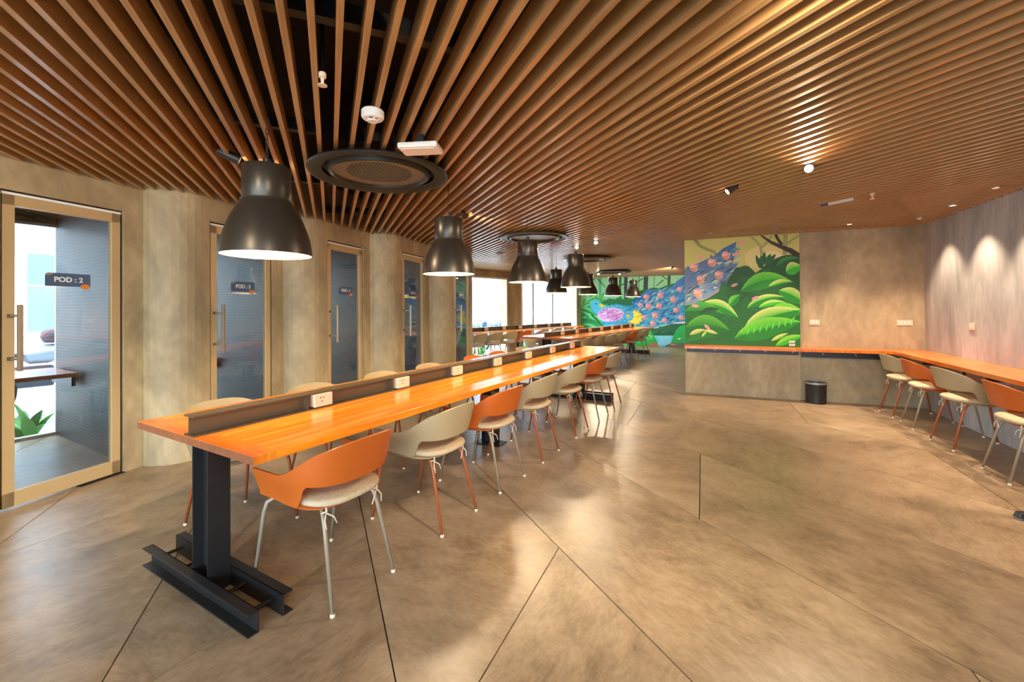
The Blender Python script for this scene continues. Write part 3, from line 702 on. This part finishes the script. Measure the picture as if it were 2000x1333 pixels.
# ------------------------------------------------------------------ pod interior
for k in range(0, 5):
    A = Ck(k + 1) + PD * (PODDEP - .06) - FD * .01; r = empty('pod_desk', A, math.atan2(PD.y, PD.x)); 
    tag(r, 'reddish wooden desk inside the %s pod from the camera' % (('first', 'second', 'third', 'fourth', 'fifth')[k]), 'desk', 'pod desks')
    MB().box(-.78, 0, .085, 1.2, .70, .74).build('desktop', 'desk_red', r, bevel=.002)
    MB().box(-.7, -.1, .085, .115, .60, .699).box(-.7, -.1, 1.17, 1.2, .60, .699).build('support', 'black_steel', r)
chair('beige', Vector((-4.62, 3.60, 0)), 300, 'chair half hidden inside the POD : 2 room', 'pod chairs')

# ------------------------------------------------------------------ outside: ground, building, plants, motorbikes
gr = MB(); gr.box(-40, 30, -30, 45, -.2, -.1); struct(gr.build('ground', 'ext_ground'))
def building(P, hd, L, label, rows):
    r = empty('neighbour_building', P, -R(hd) + math.pi / 2); tag(r, label, 'building')    # local x along heading
    MB().box(0, L, 0, 5, -.1, 4.6).build('wall', 'ext_white', r)
    MB().box(-.2, L + .2, -.4, 0, 3.0, 3.2).build('canopy_slab', 'ext_white', r)
    for x in rows:
        w_ = MB().box(x, x + .9, -.03, .001, .9, 2.6).build('window', 'ext_blue', r); MB().box(x + .43, x + .47, -.05, -.03, .9, 2.6).build('mullion', 'bike_dark', w_); MB().box(x - .05, x + .95, -.08, .0, .8, .9).build('sill', 'ext_white', w_)
building(FC + fdir * .3 + Vector((-fdir.y, fdir.x, 0)) * 7.0, T3H, 13, 'white building with pale windows beyond the far windows', (1.2, 3.0, 6.4, 9))
building(Ck(0) + PD * 9.0 - FD * 7, 28.6, 11, 'white building opposite the pod windows', (3.2, 9.4))
def leaf_blade(L, w, bend, lean, az, base=(0, 0, 0)):
    mb = MB(); n = 8; vs = []; fs = []
    for i in range(n + 1):
        t = i / n; hw = w * (math.sin(math.pi * min(1, t * .93 + .07)) ** .8) * (1 - t * .15)
        x = math.sin(lean + bend * t) * L * t; z = math.cos(lean + bend * t) * L * t
        for s in (-1, 0, 1): vs.append((x + (.02 * w if s == 0 else 0), s * hw, z + (-.25 * hw if s == 0 else 0)))
    for i in range(n):
        for s in range(2): a = i * 3 + s; fs.append((a, a + 1, a + 4, a + 3))
    return mb.add(vs, fs, Matrix.Translation(base) @ Matrix.Rotation(az, 4, 'Z'))
def plant(P, sc, n, label, group, seed):
    rnd = random.Random(seed); r = empty('leafy_plant', P); tag(r, label, 'plant', group)
    for i in range(n):
        az = i * 2.4 + rnd.uniform(-.4, .4); b = leaf_blade(sc * rnd.uniform(.6, 1.0), sc * rnd.uniform(.08, .13), rnd.uniform(.2, .8), rnd.uniform(.1, .5), az, (rnd.uniform(-.06, .06), rnd.uniform(-.06, .06), 0))
        b.build('leaf', 'leaf_green' if rnd.random() < .7 else 'leaf_dark', r, True)
back = Vector((-FD.y, FD.x, 0))
for i, (t, d_, s_, n) in enumerate(((.34, .40, .72, 14), (.98, .38, .50, 11), (1.66, .42, .5, 12), (-.16, .5, .45, 10))):
    P = Ck(0) + off + FD * (t + .1) + back * d_; P.z = -.1
    plant(P, s_, n, ('broad-leaved green plant outside the POD : 2 window, ' + ('left', 'middle', 'right', 'far left')[i]), 'plants outside the pod window', i)
fb = Vector((-fdir.y, fdir.x, 0))
for i in (0, 1, 2, 3, 6, 7, 8, 9, 10, 11):
    P = FC + fdir * (.25 + .5 * i) + fb * (.45 + .1 * (i % 2)); P.z = -.1
    plant(P, .48, 9, 'low green plant outside the far windows, %s from the left' % ('first second third fourth fifth sixth seventh eighth ninth tenth eleventh twelfth'.split()[i]), 'plants outside the far windows', 20 + i)
def wheel(T, r, par):
    w_ = MB().lathe([(r - .06, -.045), (r - .01, -.04), (r, 0), (r - .01, .04), (r - .06, .045), (r - .06, -.045)], 28, T, False).build('wheel', 'tyre', par, True)
    h = MB().lathe([(.01, -.05), (.05, -.05), (.05, .05), (.01, .05)], 14, T)
    for a in range(5):
        t = a * 1.2566; h.tube([(.04 * math.cos(t), .04 * math.sin(t), 0), ((r - .05) * math.cos(t), (r - .05) * math.sin(t), 0)], .014, 6, T)
    h.build('spokes', 'bike_grey', w_)
def motorbike(P, hd, label, body='bike_grey', accent='bike_red'):
    P = Vector(P); P.z = -.1; r = empty('motorbike', P, -R(hd) + math.pi / 2); tag(r, label, 'motorbike', 'parked motorbikes')   # local x forward
    for x in (-.62, .62): wheel(Matrix.Translation((x, 0, .29)) @ Matrix.Rotation(math.pi / 2, 4, 'X'), .29, r)
    MB().lathe([(.05, -.26), (.12, -.2), (.15, 0), (.13, .16), (.05, .24)], 18, Matrix.Translation((.17, 0, .78)) @ Matrix.Rotation(R(82), 4, 'Y')).build('fuel_tank', body, r, True)
    MB().add([(-.75, -.05, .84), (-.1, -.11, .72), (-.1, .11, .72), (-.75, .05, .84), (-.78, -.05, .90), (-.08, -.12, .80), (-.08, .12, .80), (-.78, .05, .90)], [(0, 3, 2, 1), (4, 5, 6, 7), (0, 1, 5, 4), (1, 2, 6, 5), (2, 3, 7, 6), (3, 0, 4, 7)]).build('seat', 'bike_dark', r, bevel=.02)
    MB().box(-.18, .25, -.12, .12, .28, .60).build('engine', 'bike_dark', r, bevel=.03)
    fm = MB()
    for s in (-.07, .07): fm.tube([(.62, s, .29), (.45, s, .78), (.40, s, .96)], .022, 8)
    fm.build('fork', 'bike_grey', r, True)
    MB().tube([(.34, -.36, 1.02), (.40, -.2, 1.0), (.42, 0, .98), (.40, .2, 1.0), (.34, .36, 1.02)], .014, 8).build('handlebar', 'bike_dark', r, True)
    MB().lathe([(.02, -.05), (.08, -.04), (.10, .02), (.02, .06)], 16, Matrix.Translation((.54, 0, .88)) @ Matrix.Rotation(R(95), 4, 'Y')).build('headlamp', body, r, True)
    MB().add([(-.9, -.07, .62), (-.3, -.12, .52), (-.3, .12, .52), (-.9, .07, .62), (-.95, -.05, .80), (-.3, -.1, .70), (-.3, .1, .70), (-.95, .05, .80)], [(0, 3, 2, 1), (4, 5, 6, 7), (0, 1, 5, 4), (1, 2, 6, 5), (2, 3, 7, 6), (3, 0, 4, 7)]).build('tail_fairing', accent, r, bevel=.03)
    MB().tube([(-.1, .15, .3), (-.5, .17, .32), (-.85, .17, .42)], [.03, .045, .05], 10).build('exhaust', 'bike_grey', r, True)
    return r
b0 = motorbike((-7.45, 6.55, 0), 38, 'silver and red motorbike parked outside the POD : 2 window')
hl = empty('helmet', (-7.30, 6.72, .85)); hl.scale = (.9, .9, .9); tag(hl, 'dark red-patterned helmet resting on the motorbike outside', 'helmet')
MB().lathe([(.09, -.0), (.125, .05), (.138, .12), (.125, .19), (.08, .235), (.01, .25)], 24).build('helmet_shell', 'bike_dark', hl, True); MB().lathe([(.134, .085), (.141, .10), (.141, .125), (.134, .14)], 24, None, False).build('visor_band', 'bike_dark', hl, True); MB().tube([(-.02, -.137, .11), (.03, -.125, .16), (.06, -.09, .205), (.07, -.04, .228)], .014, 6).build('red_flash', 'bike_red', hl, True)
for i, s in enumerate((.75, 1.75, 3.6, 4.5, 5.4)):
    motorbike(FC + fdir * s + fb * 2.6, T3H + 90 + 20, ('motorbike parked outside beyond the far windows, %s from the left' % ordn[i]), 'sign_blue', 'bike_dark')

# ------------------------------------------------------------------ murals (flat paint on the wall)
def homog(src):
    dst = [(0, 1), (1, 1), (1, 0), (0, 0)]; A = []; bb = []
    for (x, y), (X, Y) in zip(src, dst):
        A += [[x, y, 1, 0, 0, 0, -X * x, -X * y], [0, 0, 0, x, y, 1, -Y * x, -Y * y]]; bb += [X, Y]
    h = np.linalg.solve(np.array(A, float), np.array(bb, float))
    return lambda x, y: ((h[0] * x + h[1] * y + h[2]) / (h[6] * x + h[7] * y + 1), (h[3] * x + h[4] * y + h[5]) / (h[6] * x + h[7] * y + 1))
class Paint:
    def __init__(s, corners, W, z0, z1): s.h = homog(corners); s.W, s.z0, s.z1 = W, z0, z1; s.v = []; s.f = []; s.c = []; s.lay = 0; s.rnd = random.Random(3)
    def poly(s, pts, col, col2=None, ax=None, same=False):
        if not same: s.lay += 1
        P = [s.h(*p) for p in pts]
        if col2 is not None:
            vals = [(p[1] if ax != 'x' else p[0]) for p in P]; lo, hi = min(vals), max(vals)
            if isinstance(ax, (list, tuple)): cl = [tuple(a + (b - a) * t for a, b in zip(col, col2)) for t in ax]
            else: cl = [tuple(b + (a - b) * ((v - lo) / (hi - lo + 1e-9)) for a, b in zip(col, col2)) for v in vals]
        else: cl = [col] * len(P)
        Q = [(p[0], p[1], c) for p, c in zip(P, cl)]
        for axis, lim, sg in ((0, 0, -1), (0, 1, 1), (1, 0, -1), (1, 1, 1)):
            out = []
            for i in range(len(Q)):
                a, b = Q[i], Q[(i + 1) % len(Q)]; da, db = sg * (a[axis] - lim), sg * (b[axis] - lim)
                if da <= 0: out.append(a)
                if (da < 0) != (db < 0) and abs(da - db) > 1e-12:
                    t = da / (da - db); out.append((a[0] + (b[0] - a[0]) * t, a[1] + (b[1] - a[1]) * t, tuple(x + (y - x) * t for x, y in zip(a[2], b[2]))))
            Q = out
            if len(Q) < 3: return
        b = len(s.v); y = -.0006 - s.lay * 4e-5
        for q in Q: s.v.append((q[0] * s.W, y, s.z0 + q[1] * (s.z1 - s.z0)))
        s.f.append(tuple(range(b, b + len(Q)))); s.c += [q[2] for q in Q]
    def curve(s, p0, p1, bend, n=10):
        dx, dy = p1[0] - p0[0], p1[1] - p0[1]; out = []
        for i in range(n + 1): t = i / n; k = -bend * 4 * t * (1 - t); out.append((p0[0] + dx * t - dy * k, p0[1] + dy * t + dx * k))
        return out
    def leaf(s, p0, p1, w, ca, cb, bend=0, rim=None, n=10):
        c = s.curve(p0, p1, abs(bend) * .6, n); dx, dy = p1[0] - p0[0], p1[1] - p0[1]; L = math.hypot(dx, dy); nx, ny = -dy / L, dx / L
        wid = [w * .5 * math.sin(math.pi * (i / n) ** .85) ** .9 if 0 < i < n else 0 for i in range(n + 1)]
        up = [(c[i][0] - nx * wid[i], c[i][1] - ny * wid[i]) for i in range(n + 1)]; dn = [(c[i][0] + nx * wid[i], c[i][1] + ny * wid[i]) for i in range(n + 1)]
        s.lay += 1
        for i in range(n):
            for e, (A, B) in ((up, (ca, rim or ca)), (dn, (cb, cb))):
                s.poly([c[i], c[i + 1], e[i + 1], e[i]], A, B, [0, 0, 1, 1], True)
    def stroke(s, pts, w0, w1, col):
        s.lay += 1; n = len(pts)
        W_ = [w0 + (w1 - w0) * i / (n - 1) for i in range(n)]; Lp = []; Rp = []
        for i in range(n):
            a, b = pts[max(0, i - 1)], pts[min(n - 1, i + 1)]; d = math.hypot(b[0] - a[0], b[1] - a[1]); nx, ny = -(b[1] - a[1]) / d, (b[0] - a[0]) / d
            Lp.append((pts[i][0] + nx * W_[i] / 2, pts[i][1] + ny * W_[i] / 2)); Rp.append((pts[i][0] - nx * W_[i] / 2, pts[i][1] - ny * W_[i] / 2))
        for i in range(n - 1): s.poly([Lp[i], Lp[i + 1], Rp[i + 1], Rp[i]], col, same=True)
    def ell(s, cx, cy, rx, ry, col, rot=0, n=16, col2=None):
        s.poly([(cx + rx * math.cos(t) * math.cos(rot) - ry * math.sin(t) * math.sin(rot), cy + rx * math.cos(t) * math.sin(rot) + ry * math.sin(t) * math.cos(rot)) for t in [2 * math.pi * i / n for i in range(n)]], col, col2)
    def flower(s, cx, cy, r, c1, c2, ang=-.6):
        lt = tuple(x + (1 - x) * .35 for x in c1)
        for i in (0, 6, 1, 5, 2, 4, 3):
            a = ang + (i - 3) * .42; q = r * (1.65 - .17 * abs(i - 3)); s.leaf((cx - .5 * r * math.cos(ang), cy - .5 * r * math.sin(ang)), (cx + q * math.cos(a), cy + q * math.sin(a)), r * .52, lt if i % 2 else c1, tuple(x * .72 for x in c1), 0, None, 6)
        s.ell(cx - r * .2 * math.cos(ang), cy - r * .2 * math.sin(ang), r * .36, r * .3, c2)
        s.ell(cx - r * .25 * math.cos(ang), cy - r * .25 * math.sin(ang), r * .14, r * .12, sr(150, 60, 40)[:3])
    def build(s, name, T):
        me = bpy.data.meshes.new(name); me.from_pydata(s.v, [], s.f); me.update()
        ca = me.color_attributes.new('Col', 'FLOAT_COLOR', 'POINT')
        for i, c in enumerate(s.c): ca.data[i].color = (c[0], c[1], c[2], 1)
        me.materials.append(MATS['paint']); o = bpy.data.objects.new(name, me); COL.objects.link(o); o.matrix_world = T; return o
def c3(r, g, b): return sr(r, g, b)[:3]
PT = lambda P: Matrix.Translation(P) @ Matrix.Rotation(a114, 4, 'Z')
# green leaf mural on the pier, drawn in picture units
m1 = Paint([(82, 155), (1235, 75), (1250, 1225), (105, 1205)], 1.525, KZ + .001, 2.400); g = m1; rnd = g.rnd
g.poly([(60, 60), (1260, 60), (1260, 1240), (60, 1240)], c3(190, 184, 92), c3(216, 204, 126))
g.ell(930, 330, 240, 130, c3(216, 200, 126)); g.ell(950, 330, 130, 70, c3(232, 214, 150))
gt = c3(142, 142, 84)
g.stroke([(175, 130), (240, 210), (310, 243), (380, 268), (440, 330)], 34, 30, gt)
g.stroke([(745, 100), (800, 155), (850, 212), (862, 300)], 26, 30, c3(156, 156, 98)); g.stroke([(965, 100), (910, 170), (865, 225)], 22, 26, c3(156, 156, 98))
g.stroke([(1098, 70), (1096, 180), (1092, 300)], 46, 46, c3(150, 150, 90)); g.stroke([(1240, 95), (1170, 140), (1110, 190)], 22, 24, c3(150, 150, 90))
g.stroke([(990, 70), (1018, 130), (1062, 195)], 26, 34, c3(52, 38, 24)); g.stroke([(840, 90), (950, 168), (1070, 222), (1150, 255), (1260, 330)], 16, 66, c3(52, 38, 24))
blue = c3(44, 98, 142)
g.poly([(60, 480), (120, 415), (150, 430), (205, 395), (250, 372), (300, 350), (340, 335), (352, 292), (372, 322), (430, 272), (470, 235), (530, 205), (608, 165), (592, 250), (604, 290), (582, 330), (570, 392), (628, 382), (606, 425), (575, 470), (520, 560), (470, 620), (400, 690), (330, 735), (230, 782), (60, 830)], c3(36, 92, 146), c3(132, 140, 168))
for i in range(120):
    x = rnd.uniform(95, 590); lo = 500 - (x - 95) * .62; hi = 790 - max(0, x - 250) * .95
    if hi < lo + 30: continue
    y = rnd.uniform(lo + 20, hi); L = rnd.uniform(40, 95); cc = rnd.choice([c3(66, 140, 180), c3(28, 72, 118), c3(84, 164, 190), c3(160, 190, 160), c3(40, 104, 150), c3(216, 216, 160)])
    g.leaf((x, y), (x + L, y - L * rnd.uniform(.3, .8)), rnd.uniform(9, 20), cc, tuple(q * .8 for q in cc), rnd.uniform(-.1, .1), None, 6)
for (x, y) in ((170, 440), (350, 390), (490, 318), (420, 515), (240, 560), (212, 700)): g.flower(x, y, 46, c3(238, 158, 150), c3(230, 160, 70))
g.poly([(60, 830), (230, 785), (330, 738), (420, 680), (500, 590), (560, 500), (600, 430), (640, 425), (690, 408), (730, 415), (770, 450), (800, 482), (850, 450), (900, 400), (980, 345), (1060, 310), (1140, 296), (1260, 320), (1260, 1250), (60, 1250)], c3(16, 74, 26), c3(20, 104, 18))
for (a, b) in (((880, 410), (800, 300)), ((880, 410), (802, 345)), ((890, 400), (893, 262)), ((900, 400), (850, 300)), ((910, 400), (955, 285)), ((930, 400), (1005, 290)), ((880, 420), (820, 400)), ((930, 410), (1010, 340))): g.leaf(a, b, 46, c3(18, 96, 34), c3(12, 78, 30), .12)
for i in range(46):
    x = rnd.uniform(430, 1230); y = rnd.uniform(430, 1000)
    if y < 640 - (x - 430) * .35: continue
    a = rnd.uniform(-.9, .4); L = rnd.uniform(60, 150); g.leaf((x, y), (x + L * math.cos(a), y + L * math.sin(a)), L * .4, c3(14, 62, 26), c3(24, 100, 34), .1, c3(38, 122, 50), 6)
Br, Md, Lt, Pl = c3(44, 178, 24), c3(22, 128, 16), c3(120, 206, 50), c3(206, 214, 122)
g.leaf((1000, 420), (1240, 330), 90, c3(20, 104, 34), c3(14, 84, 28), .1, c3(60, 140, 60))
g.leaf((648, 672), (1175, 575), 170, Br, Md, .22, Lt); g.leaf((930, 620), (1170, 572), 40, Pl, Lt, .22)
g.leaf((1100, 470), (1260, 410), 130, c3(70, 200, 34), Br, .1, Pl)
g.leaf((1030, 660), (1300, 800), 150, Br, Md, -.12, Pl)
g.leaf((712, 842), (1085, 722), 90, Br, Md, .16, Pl); g.leaf((830, 832), (1112, 780), 60, Lt, Br, .14, Pl)
g.leaf((940, 860), (1290, 880), 150, Br, Md, .06, Lt)
g.leaf((690, 1035), (1250, 850), 190, Br, Md, .07, Pl); g.leaf((590, 1145), (1260, 970), 210, Br, Md, .06, Lt)
for i in range(8): x = 720 + i * 62; g.leaf((x, 1110 - i * 14), (x + 46, 1030 - i * 17), 24, Lt, Br, .1, None, 5)
g.leaf((960, 1165), (1130, 1085), 40, Pl, Lt, .05); g.leaf((1000, 1215), (1290, 1110), 80, Lt, Br, .1)
g.leaf((250, 800), (632, 935), 130, Br, Md, -.18, Pl); g.leaf((540, 820), (650, 705), 90, Br, Md, -.1, Lt)
g.leaf((90, 880), (480, 900), 180, c3(24, 126, 14), c3(16, 100, 14), -.1, c3(70, 160, 30)); g.leaf((240, 905), (440, 850), 70, c3(14, 70, 26), c3(16, 90, 26), .1)
g.leaf((100, 1040), (545, 1060), 220, c3(28, 130, 18), c3(18, 106, 14), -.12, c3(90, 170, 40)); g.leaf((110, 1190), (420, 1130), 120, c3(24, 120, 18), c3(16, 96, 14), .05)
g.leaf((145, 1112), (310, 1060), 44, Pl, c3(170, 190, 100), .12); g.leaf((290, 1065), (432, 1103), 34, Pl, c3(170, 190, 100), -.08); g.leaf((270, 1130), (325, 1066), 26, Pl, Lt, .05)
for i in range(60):
    x = rnd.uniform(380, 700); y = rnd.uniform(1110, 1190); g.leaf((x, y), (x + rnd.uniform(-6, 8), y - rnd.uniform(25, 45)), 6, c3(16, 90, 20), c3(30, 120, 24), 0, None, 3)
for (x, y, a) in ((590, 606, -.4), (800, 735, -.35), (200, 820, .1), (322, 1032, .7), (655, 182, -.5), (245, 335, -.5), (600, 295, -.4)): g.ell(x, y, 36, 15, c3(226, 150, 150), a)
g.ell(800, 735, 26, 9, c3(200, 120, 170), -.35)
for dx, h_ in ((0, 26), (16, 22), (32, 26), (48, 24)):
    for yy in (1160, 1190): g.poly([(1136 + dx, yy), (1146 + dx, yy), (1146 + dx, yy + h_ * .8), (1136 + dx, yy + h_ * .8)], c3(226, 232, 200))
for yy in (1164, 1176, 1194, 1208): g.poly([(1136, yy), (1196, yy), (1196, yy + 5), (1136, yy + 5)], c3(226, 232, 200))
o = m1.build('green_leaf_mural', PT(PL)); tag(o, 'square wall painting of green leaves and a blue feathered tail above the counter', 'mural')
# peacock mural on the far wall
m2 = Paint([(105, 182), (1638, 130), (1648, 1174), (112, 1128)], 3.6, 0.0, 2.4); g = m2; rnd = g.rnd
g.poly([(80, 100), (1680, 100), (1680, 1200), (80, 1200)], c3(160, 226, 178), c3(60, 176, 110))
for x, w_, cc in ((180, 30, c3(110, 190, 140)), (390, 40, c3(96, 182, 130)), (680, 34, c3(30, 104, 64)), (760, 50, c3(46, 70, 74)), (1050, 66, c3(48, 66, 70)), (1170, 26, c3(110, 190, 146)), (1385, 46, c3(22, 92, 52)), (590, 16, c3(120, 196, 150)), (950, 14, c3(80, 150, 110))): g.stroke([(x, 120), (x - 6, 320), (x, 520)], w_, w_ * .9, cc)
for pts in ([(250, 230), (310, 185)], [(350, 185), (400, 240), (460, 310)], [(1005, 180), (940, 220), (885, 255)], [(1280, 140), (1330, 180), (1385, 205)], [(690, 280), (760, 240), (800, 220)], [(1300, 200), (1230, 260), (1190, 290)]): g.stroke(pts, 16, 10, c3(28, 100, 60))
g.poly([(880, 380), (1000, 345), (1090, 330), (1160, 310), (1240, 325), (1330, 285), (1450, 250), (1500, 260), (1400, 470), (880, 560)], c3(20, 120, 62), c3(16, 90, 60))
g.poly([(400, 520), (450, 500), (520, 465), (600, 480), (640, 455), (720, 480), (800, 465), (900, 480), (900, 600), (420, 600)], c3(26, 130, 70), c3(16, 100, 60))
for i in range(26): x = rnd.uniform(120, 440); y = rnd.uniform(440, 620); a = rnd.uniform(-1.2, -.2); g.leaf((x, y), (x + 90 * math.cos(a), y + 90 * math.sin(a)), 34, c3(90, 200, 90), c3(40, 160, 80), .1, None, 5)
g.poly([(80, 600), (250, 580), (380, 700), (470, 880), (560, 1200), (80, 1200)], c3(30, 170, 84), c3(14, 120, 62))
for (a, b, w_) in (((90, 620), (300, 690), 70), ((90, 700), (420, 860), 110), ((100, 760), (340, 800), 80), ((250, 700), (460, 900), 60), ((90, 850), (420, 980), 90), ((100, 660), (240, 760), 60)): g.leaf(a, b, w_, c3(40, 190, 96), c3(16, 136, 66), -.12, c3(130, 226, 150))
g.stroke([(260, 690), (340, 780), (430, 890)], 20, 8, c3(8, 80, 44))
g.poly([(330, 680), (400, 600), (480, 565), (560, 575), (620, 540), (740, 575), (860, 565), (930, 430), (1000, 400), (1080, 335), (1130, 345), (1240, 335), (1340, 345), (1430, 290), (1500, 215), (1580, 160), (1680, 90), (1680, 800), (1500, 800), (1330, 840), (1180, 885), (950, 885), (620, 870), (450, 870), (380, 770)], c3(34, 112, 200), c3(60, 180, 226))
for i in range(340):
    x = rnd.uniform(880, 1640); lo = max(190, 480 - (x - 880) * .36); y = rnd.uniform(lo, 860); L = rnd.uniform(40, 110)
    cc = rnd.choice([c3(40, 150, 220), c3(24, 100, 190), c3(120, 210, 230), c3(90, 190, 226), c3(30, 128, 206), c3(190, 232, 224), c3(70, 120, 210)]); sl = -.35 - .35 * (860 - y) / 600
    g.leaf((x - L / 2, y - L / 2 * sl), (x + L / 2, y + L / 2 * sl), rnd.uniform(12, 27), cc, tuple(q * .7 for q in cc), .06, None, 5)
for (x, y, r_) in ((1040, 455, 52), (1240, 432, 56), (1428, 495, 58), (1522, 345, 50), (955, 572, 46), (1070, 590, 56), (1225, 585, 58), (1470, 645, 54), (1165, 722, 60), (1310, 792, 44), (1545, 752, 50), (1135, 838, 50), (1010, 745, 44)): g.flower(x, y, r_ * .85, c3(240, 150, 190), c3(246, 210, 110), -.5)
g.poly([(245, 560), (270, 510), (330, 485), (380, 520), (410, 570), (470, 580), (640, 560), (760, 600), (800, 700), (640, 860), (450, 870), (400, 740), (300, 670), (250, 610)], c3(80, 196, 226), c3(60, 176, 220))
for i in range(70): x = rnd.uniform(400, 800); y = rnd.uniform(570, 860); L = rnd.uniform(30, 70); cc = rnd.choice([c3(40, 150, 190), c3(120, 220, 226), c3(60, 190, 170), c3(30, 120, 180)]); g.leaf((x, y), (x + L, y - L * .4), 12, cc, cc, .1, None, 4)
g.poly([(370, 560), (410, 540), (472, 582), (410, 602), (375, 590)], c3(222, 214, 70))
g.ell(330, 545, 12, 10, c3(20, 50, 90)); g.stroke([(340, 490), (400, 470), (450, 500)], 10, 4, c3(60, 170, 80))
for i in range(18): a = i * .349; g.leaf((540 + 60 * math.cos(a), 705 + 30 * math.sin(a)), (540 + 205 * math.cos(a + .15), 705 + 108 * math.sin(a + .15)), 74, c3(236, 200, 236), c3(206, 140, 208), .1, None, 6)
g.ell(540, 705, 120, 62, c3(222, 176, 222), .15)
for i in range(46): a = rnd.uniform(0, 6.28); q = rnd.uniform(.2, .95); x = 540 + 165 * q * math.cos(a); y = 705 + 84 * q * math.sin(a); cc = rnd.choice([c3(240, 214, 240), c3(206, 130, 206), c3(226, 150, 214), c3(180, 110, 196)]); g.leaf((x - 40, y + 10), (x + 40, y - 6), 20, cc, tuple(z * .9 for z in cc), .2, None, 5)
for i in range(12): a = i * .5236; g.leaf((890, 745), (890 + 120 * math.cos(a), 745 + 118 * math.sin(a)), 66, c3(246, 232, 80), c3(232, 206, 50), .05)
g.ell(800, 715, 72, 80, c3(50, 150, 210))
for i in range(10): a = i * .628; g.ell(800 + 48 * math.cos(a), 715 + 52 * math.sin(a), 16, 13, c3(110, 200, 226), a)
g.ell(796, 722, 26, 24, c3(226, 220, 120)); g.ell(796, 722, 10, 9, c3(60, 130, 120))
g.poly([(600, 900), (950, 880), (1180, 890), (1330, 850), (1500, 812), (1680, 800), (1680, 860), (1440, 850), (1200, 905), (1100, 930), (600, 960)], c3(220, 234, 240), c3(150, 200, 226))
g.poly([(560, 960), (1090, 900), (1200, 900), (1420, 835), (1680, 830), (1680, 1060), (560, 1060)], c3(16, 108, 74), c3(12, 80, 60))
for i in range(30): x = rnd.uniform(1130, 1480); y = rnd.uniform(880, 990); g.leaf((x, y), (x + 50, y - 12), 14, c3(40, 140, 90), c3(14, 90, 60), .3, None, 4)
g.poly([(1150, 1005), (1450, 1005), (1440, 1200), (1150, 1200)], c3(110, 216, 240), c3(60, 176, 220))
for i in range(8): y = 1020 + i * 16; g.stroke([(1190 + rnd.uniform(0, 60), y), (1300, y + 5), (1400, y - 2)], 4, 3, c3(200, 240, 246))
g.poly([(760, 1200), (900, 1060), (1000, 1010), (1060, 960), (1110, 925), (1160, 1000), (1200, 1070), (1225, 1115), (1150, 1200)], c3(40, 190, 90), c3(24, 150, 66))
g.leaf((930, 1120), (1150, 1060), 40, c3(110, 226, 120), c3(40, 180, 80), -.2); g.leaf((1080, 1000), (1150, 1050), 26, c3(180, 240, 160), c3(90, 210, 110), .1)
g.poly([(1415, 1125), (1440, 1020), (1490, 920), (1540, 870), (1610, 850), (1680, 840), (1680, 1200), (1415, 1200)], c3(34, 190, 100), c3(20, 150, 74)); g.leaf((1505, 1060), (1560, 1040), 18, c3(226, 240, 226), c3(200, 230, 210))
g.poly([(1130, 1110), (1200, 1100), (1240, 1150), (1200, 1200), (1000, 1200)], c3(150, 110, 80)); g.poly([(1330, 1150), (1420, 1110), (1680, 1110), (1680, 1200), (1330, 1200)], c3(96, 100, 90)); g.ell(1440, 1135, 50, 14, c3(170, 130, 90))
o = m2.build('peacock_mural', PT(FL)); tag(o, 'long peacock mural with blue tail feathers filling the far wall', 'mural')
